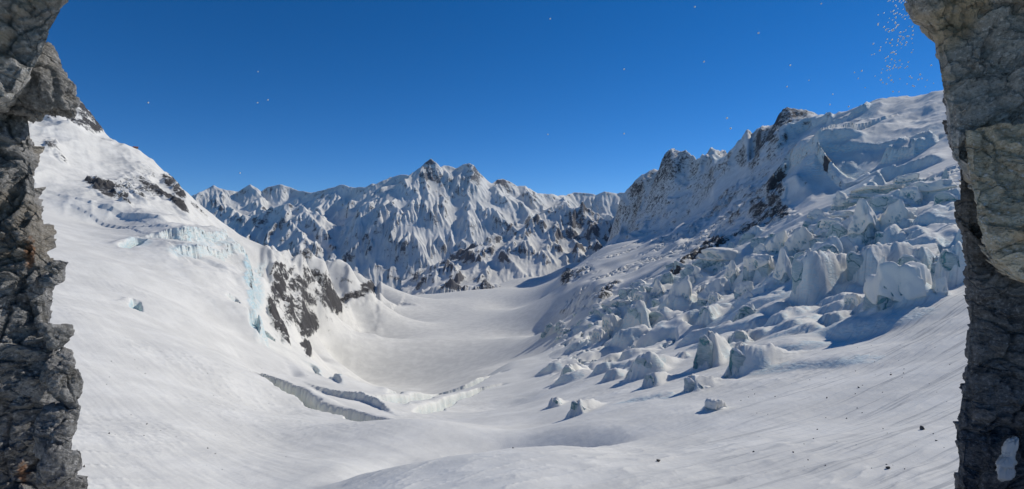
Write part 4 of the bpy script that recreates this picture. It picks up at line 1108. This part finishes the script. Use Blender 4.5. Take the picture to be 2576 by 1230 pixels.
# snow bank below the view, added to bounce sunlight up onto the rock
by_, bx_ = np.meshgrid(np.exp(np.linspace(math.log(1.2), math.log(34), 90)), np.linspace(-1, 1, 80), indexing='ij')
bxx = bx_ * (2.2 + 1.05 * by_)
bzz = -.49 * by_ - .75 - .05 * by_ * sstep(14, 34, by_) * 6 + .10 * fbm2(bxx * .35, by_ * .35, 4, 9)
zz_ = np.zeros(bxx.size)
me = mesh_from('bounce_snow_bank', np.stack([bxx, by_, bzz], -1).reshape(-1, 3), grid_faces(90, 80)[:, ::-1], {'rock': zz_, 'ice': zz_, 'flow': np.zeros((bxx.size, 3)), 'streak': zz_})
link('bounce_snow_bank', me, M_near, kind='structure')

# ------------------------------------------------------------------ hut on the ridge
def box(name, c, d, mat, parent):
    x, y, z = (v / 2 for v in d)
    v = np.array([(a * x, b * y, e * z) for a in (-1, 1) for b in (-1, 1) for e in (-1, 1)]) + np.array(c)
    f = np.array([(0, 1, 3, 2), (4, 6, 7, 5), (0, 4, 5, 1), (2, 3, 7, 6), (0, 2, 6, 4), (1, 5, 7, 3)])
    return link(name, mesh_from(name, v, f, smooth=False), mat, parent)
hq = at(346, 385, 1140); hz = ground_z(hq[0], hq[1])
hut = link('mountain_hut', None, label='tiny mountain hut perched on the snowy ridge of the left mountain', cat='hut')
hut.location = (hq[0], hq[1] - 6, ground_z(hq[0], hq[1] - 6)); hut.rotation_euler = (0, 0, .5)
box('wall', (0, 0, 1.5), (8, 5, 5), M_hut, hut)
rv_ = np.array([(-4.6, -3, 3.9), (4.6, -3, 3.9), (4.6, 3, 3.9), (-4.6, 3, 3.9), (-4.6, 0, 6.3), (4.6, 0, 6.3)])
rme = bpy.data.meshes.new('roof'); rme.from_pydata(rv_.tolist(), [], [(0, 1, 5, 4), (2, 3, 4, 5), (0, 4, 3), (1, 2, 5), (0, 3, 2, 1)]); rme.update()
link('roof', rme, M_roof, hut)
box('door', (0, -2.55, .8), (1.2, .12, 2.2), M_roof, hut)

# ------------------------------------------------------------------ stones that slid down the snow
stone_me = []
for v in range(4):
    g = np.random.default_rng(300 + v)
    pl = [((g.normal(), g.normal(), g.normal()), g.uniform(.4, .6)) for _ in range(16)]
    q, f = chunk(v + 5, pl, 10, 9, 12, .1, .15)
    stone_me.append(mesh_from('stone', np.nan_to_num(q), f, smooth=False))
gst = np.random.default_rng(21)
spots = [(2319, 1100, .9), (1655, 1165, .5), (2160, 985, .5), (1895, 1150, .35), (2080, 1010, .4), (2240, 950, .45), (1950, 1010, .35), (2235, 1240 - 40, .5), (1360, 838, .6), (1290, 1165, .25)]
lab_r = 'small dark stone lying on the streaked snow slope at the lower right'; lab_l = 'small dark stone lying on the smooth snow slope at the lower left'
for i in range(110):
    if i < len(spots): px, py, r_ = spots[i]
    elif i < 70: px, py, r_ = gst.uniform(1850, 2390), gst.uniform(870, 1215), gst.uniform(.08, .26)
    else: px, py, r_ = gst.uniform(210, 800), gst.uniform(900, 1180), gst.uniform(.10, .3)
    q = project(px, py)
    o = link('stone', stone_me[i % 4], M_stone, label=lab_l if px < 1000 else lab_r, cat='stone', group='stones on the left slope' if px < 1000 else 'stones on the right slope')
    o.location = (q[0], q[1], ground_z(q[0], q[1]) + r_ * .15)
    o.rotation_euler = tuple(gst.uniform(0, 6, 3)); o.scale = (r_, r_ * .8, r_ * .7)

# ------------------------------------------------------------------ ice grains falling from the rock
q, f = sphere_dirs(6, 8)
flake_me = mesh_from('ice_grain', q * (1 + .15 * np.sin(q[:, :1] * 7)), f)
gf = np.random.default_rng(33)
single = [(1384, 47), (649, 180), (648, 258), (674, 251), (1771, 155), (1378, 338), (1570, 336), (1838, 323), (2035, 202), (1980, 218), (2095, 237), (2159, 197), (2150, 182), (2088, 263), (1908, 83), (1988, 164), (2066, 9), (1570, 174), (373, 258), (604, 435), (1748, 17), (1829, 297), (2135, 268), (2168, 178)]
for i in range(190):
    if i < len(single): (px, py), D, r_ = single[i], gf.uniform(13, 16), gf.uniform(.015, .024)
    else:
        py = gf.uniform(-10, 238); px = 2268 + gf.normal() * (16 + py * .13); D, r_ = gf.uniform(12, 15), gf.uniform(.011, .021)
        px = min(px, 2330 + py * .1)
    o = link('ice_grain', flake_me, M_flake, label='ice grain drifting alone in the open sky' if i < len(single) else 'ice grain in the shower falling beside the right rock', cat='ice grain', group='lone ice grains in the sky' if i < len(single) else 'shower of ice grains')
    o.location = tuple(at(px, py, D)); o.scale = (r_, r_, r_)

# ------------------------------------------------------------------ thin mountain air
hz_m = bpy.data.materials.new('mountain_air'); hz_m.use_nodes = True
hn = hz_m.node_tree; hn.nodes.clear()
ho_ = hn.nodes.new('ShaderNodeOutputMaterial'); hv_ = hn.nodes.new('ShaderNodeVolumePrincipled')
hv_.inputs['Color'].default_value = (0.6, 0.78, 1.0, 1); hv_.inputs['Density'].default_value = 0.000008; hv_.inputs['Anisotropy'].default_value = 0.1
hn.links.new(hv_.outputs[0], ho_.inputs['Volume'])
zlo = min(float(Zt.min()), float(HF.min()), float(HI.min())) - 5; zhi = max(float(Zt.max()), float(HF.max())) + 60
hb = box('haze', (0, 4700, (zlo + zhi) / 2), (19500, 10000, zhi - zlo), hz_m, None)
hb['kind'] = 'stuff'
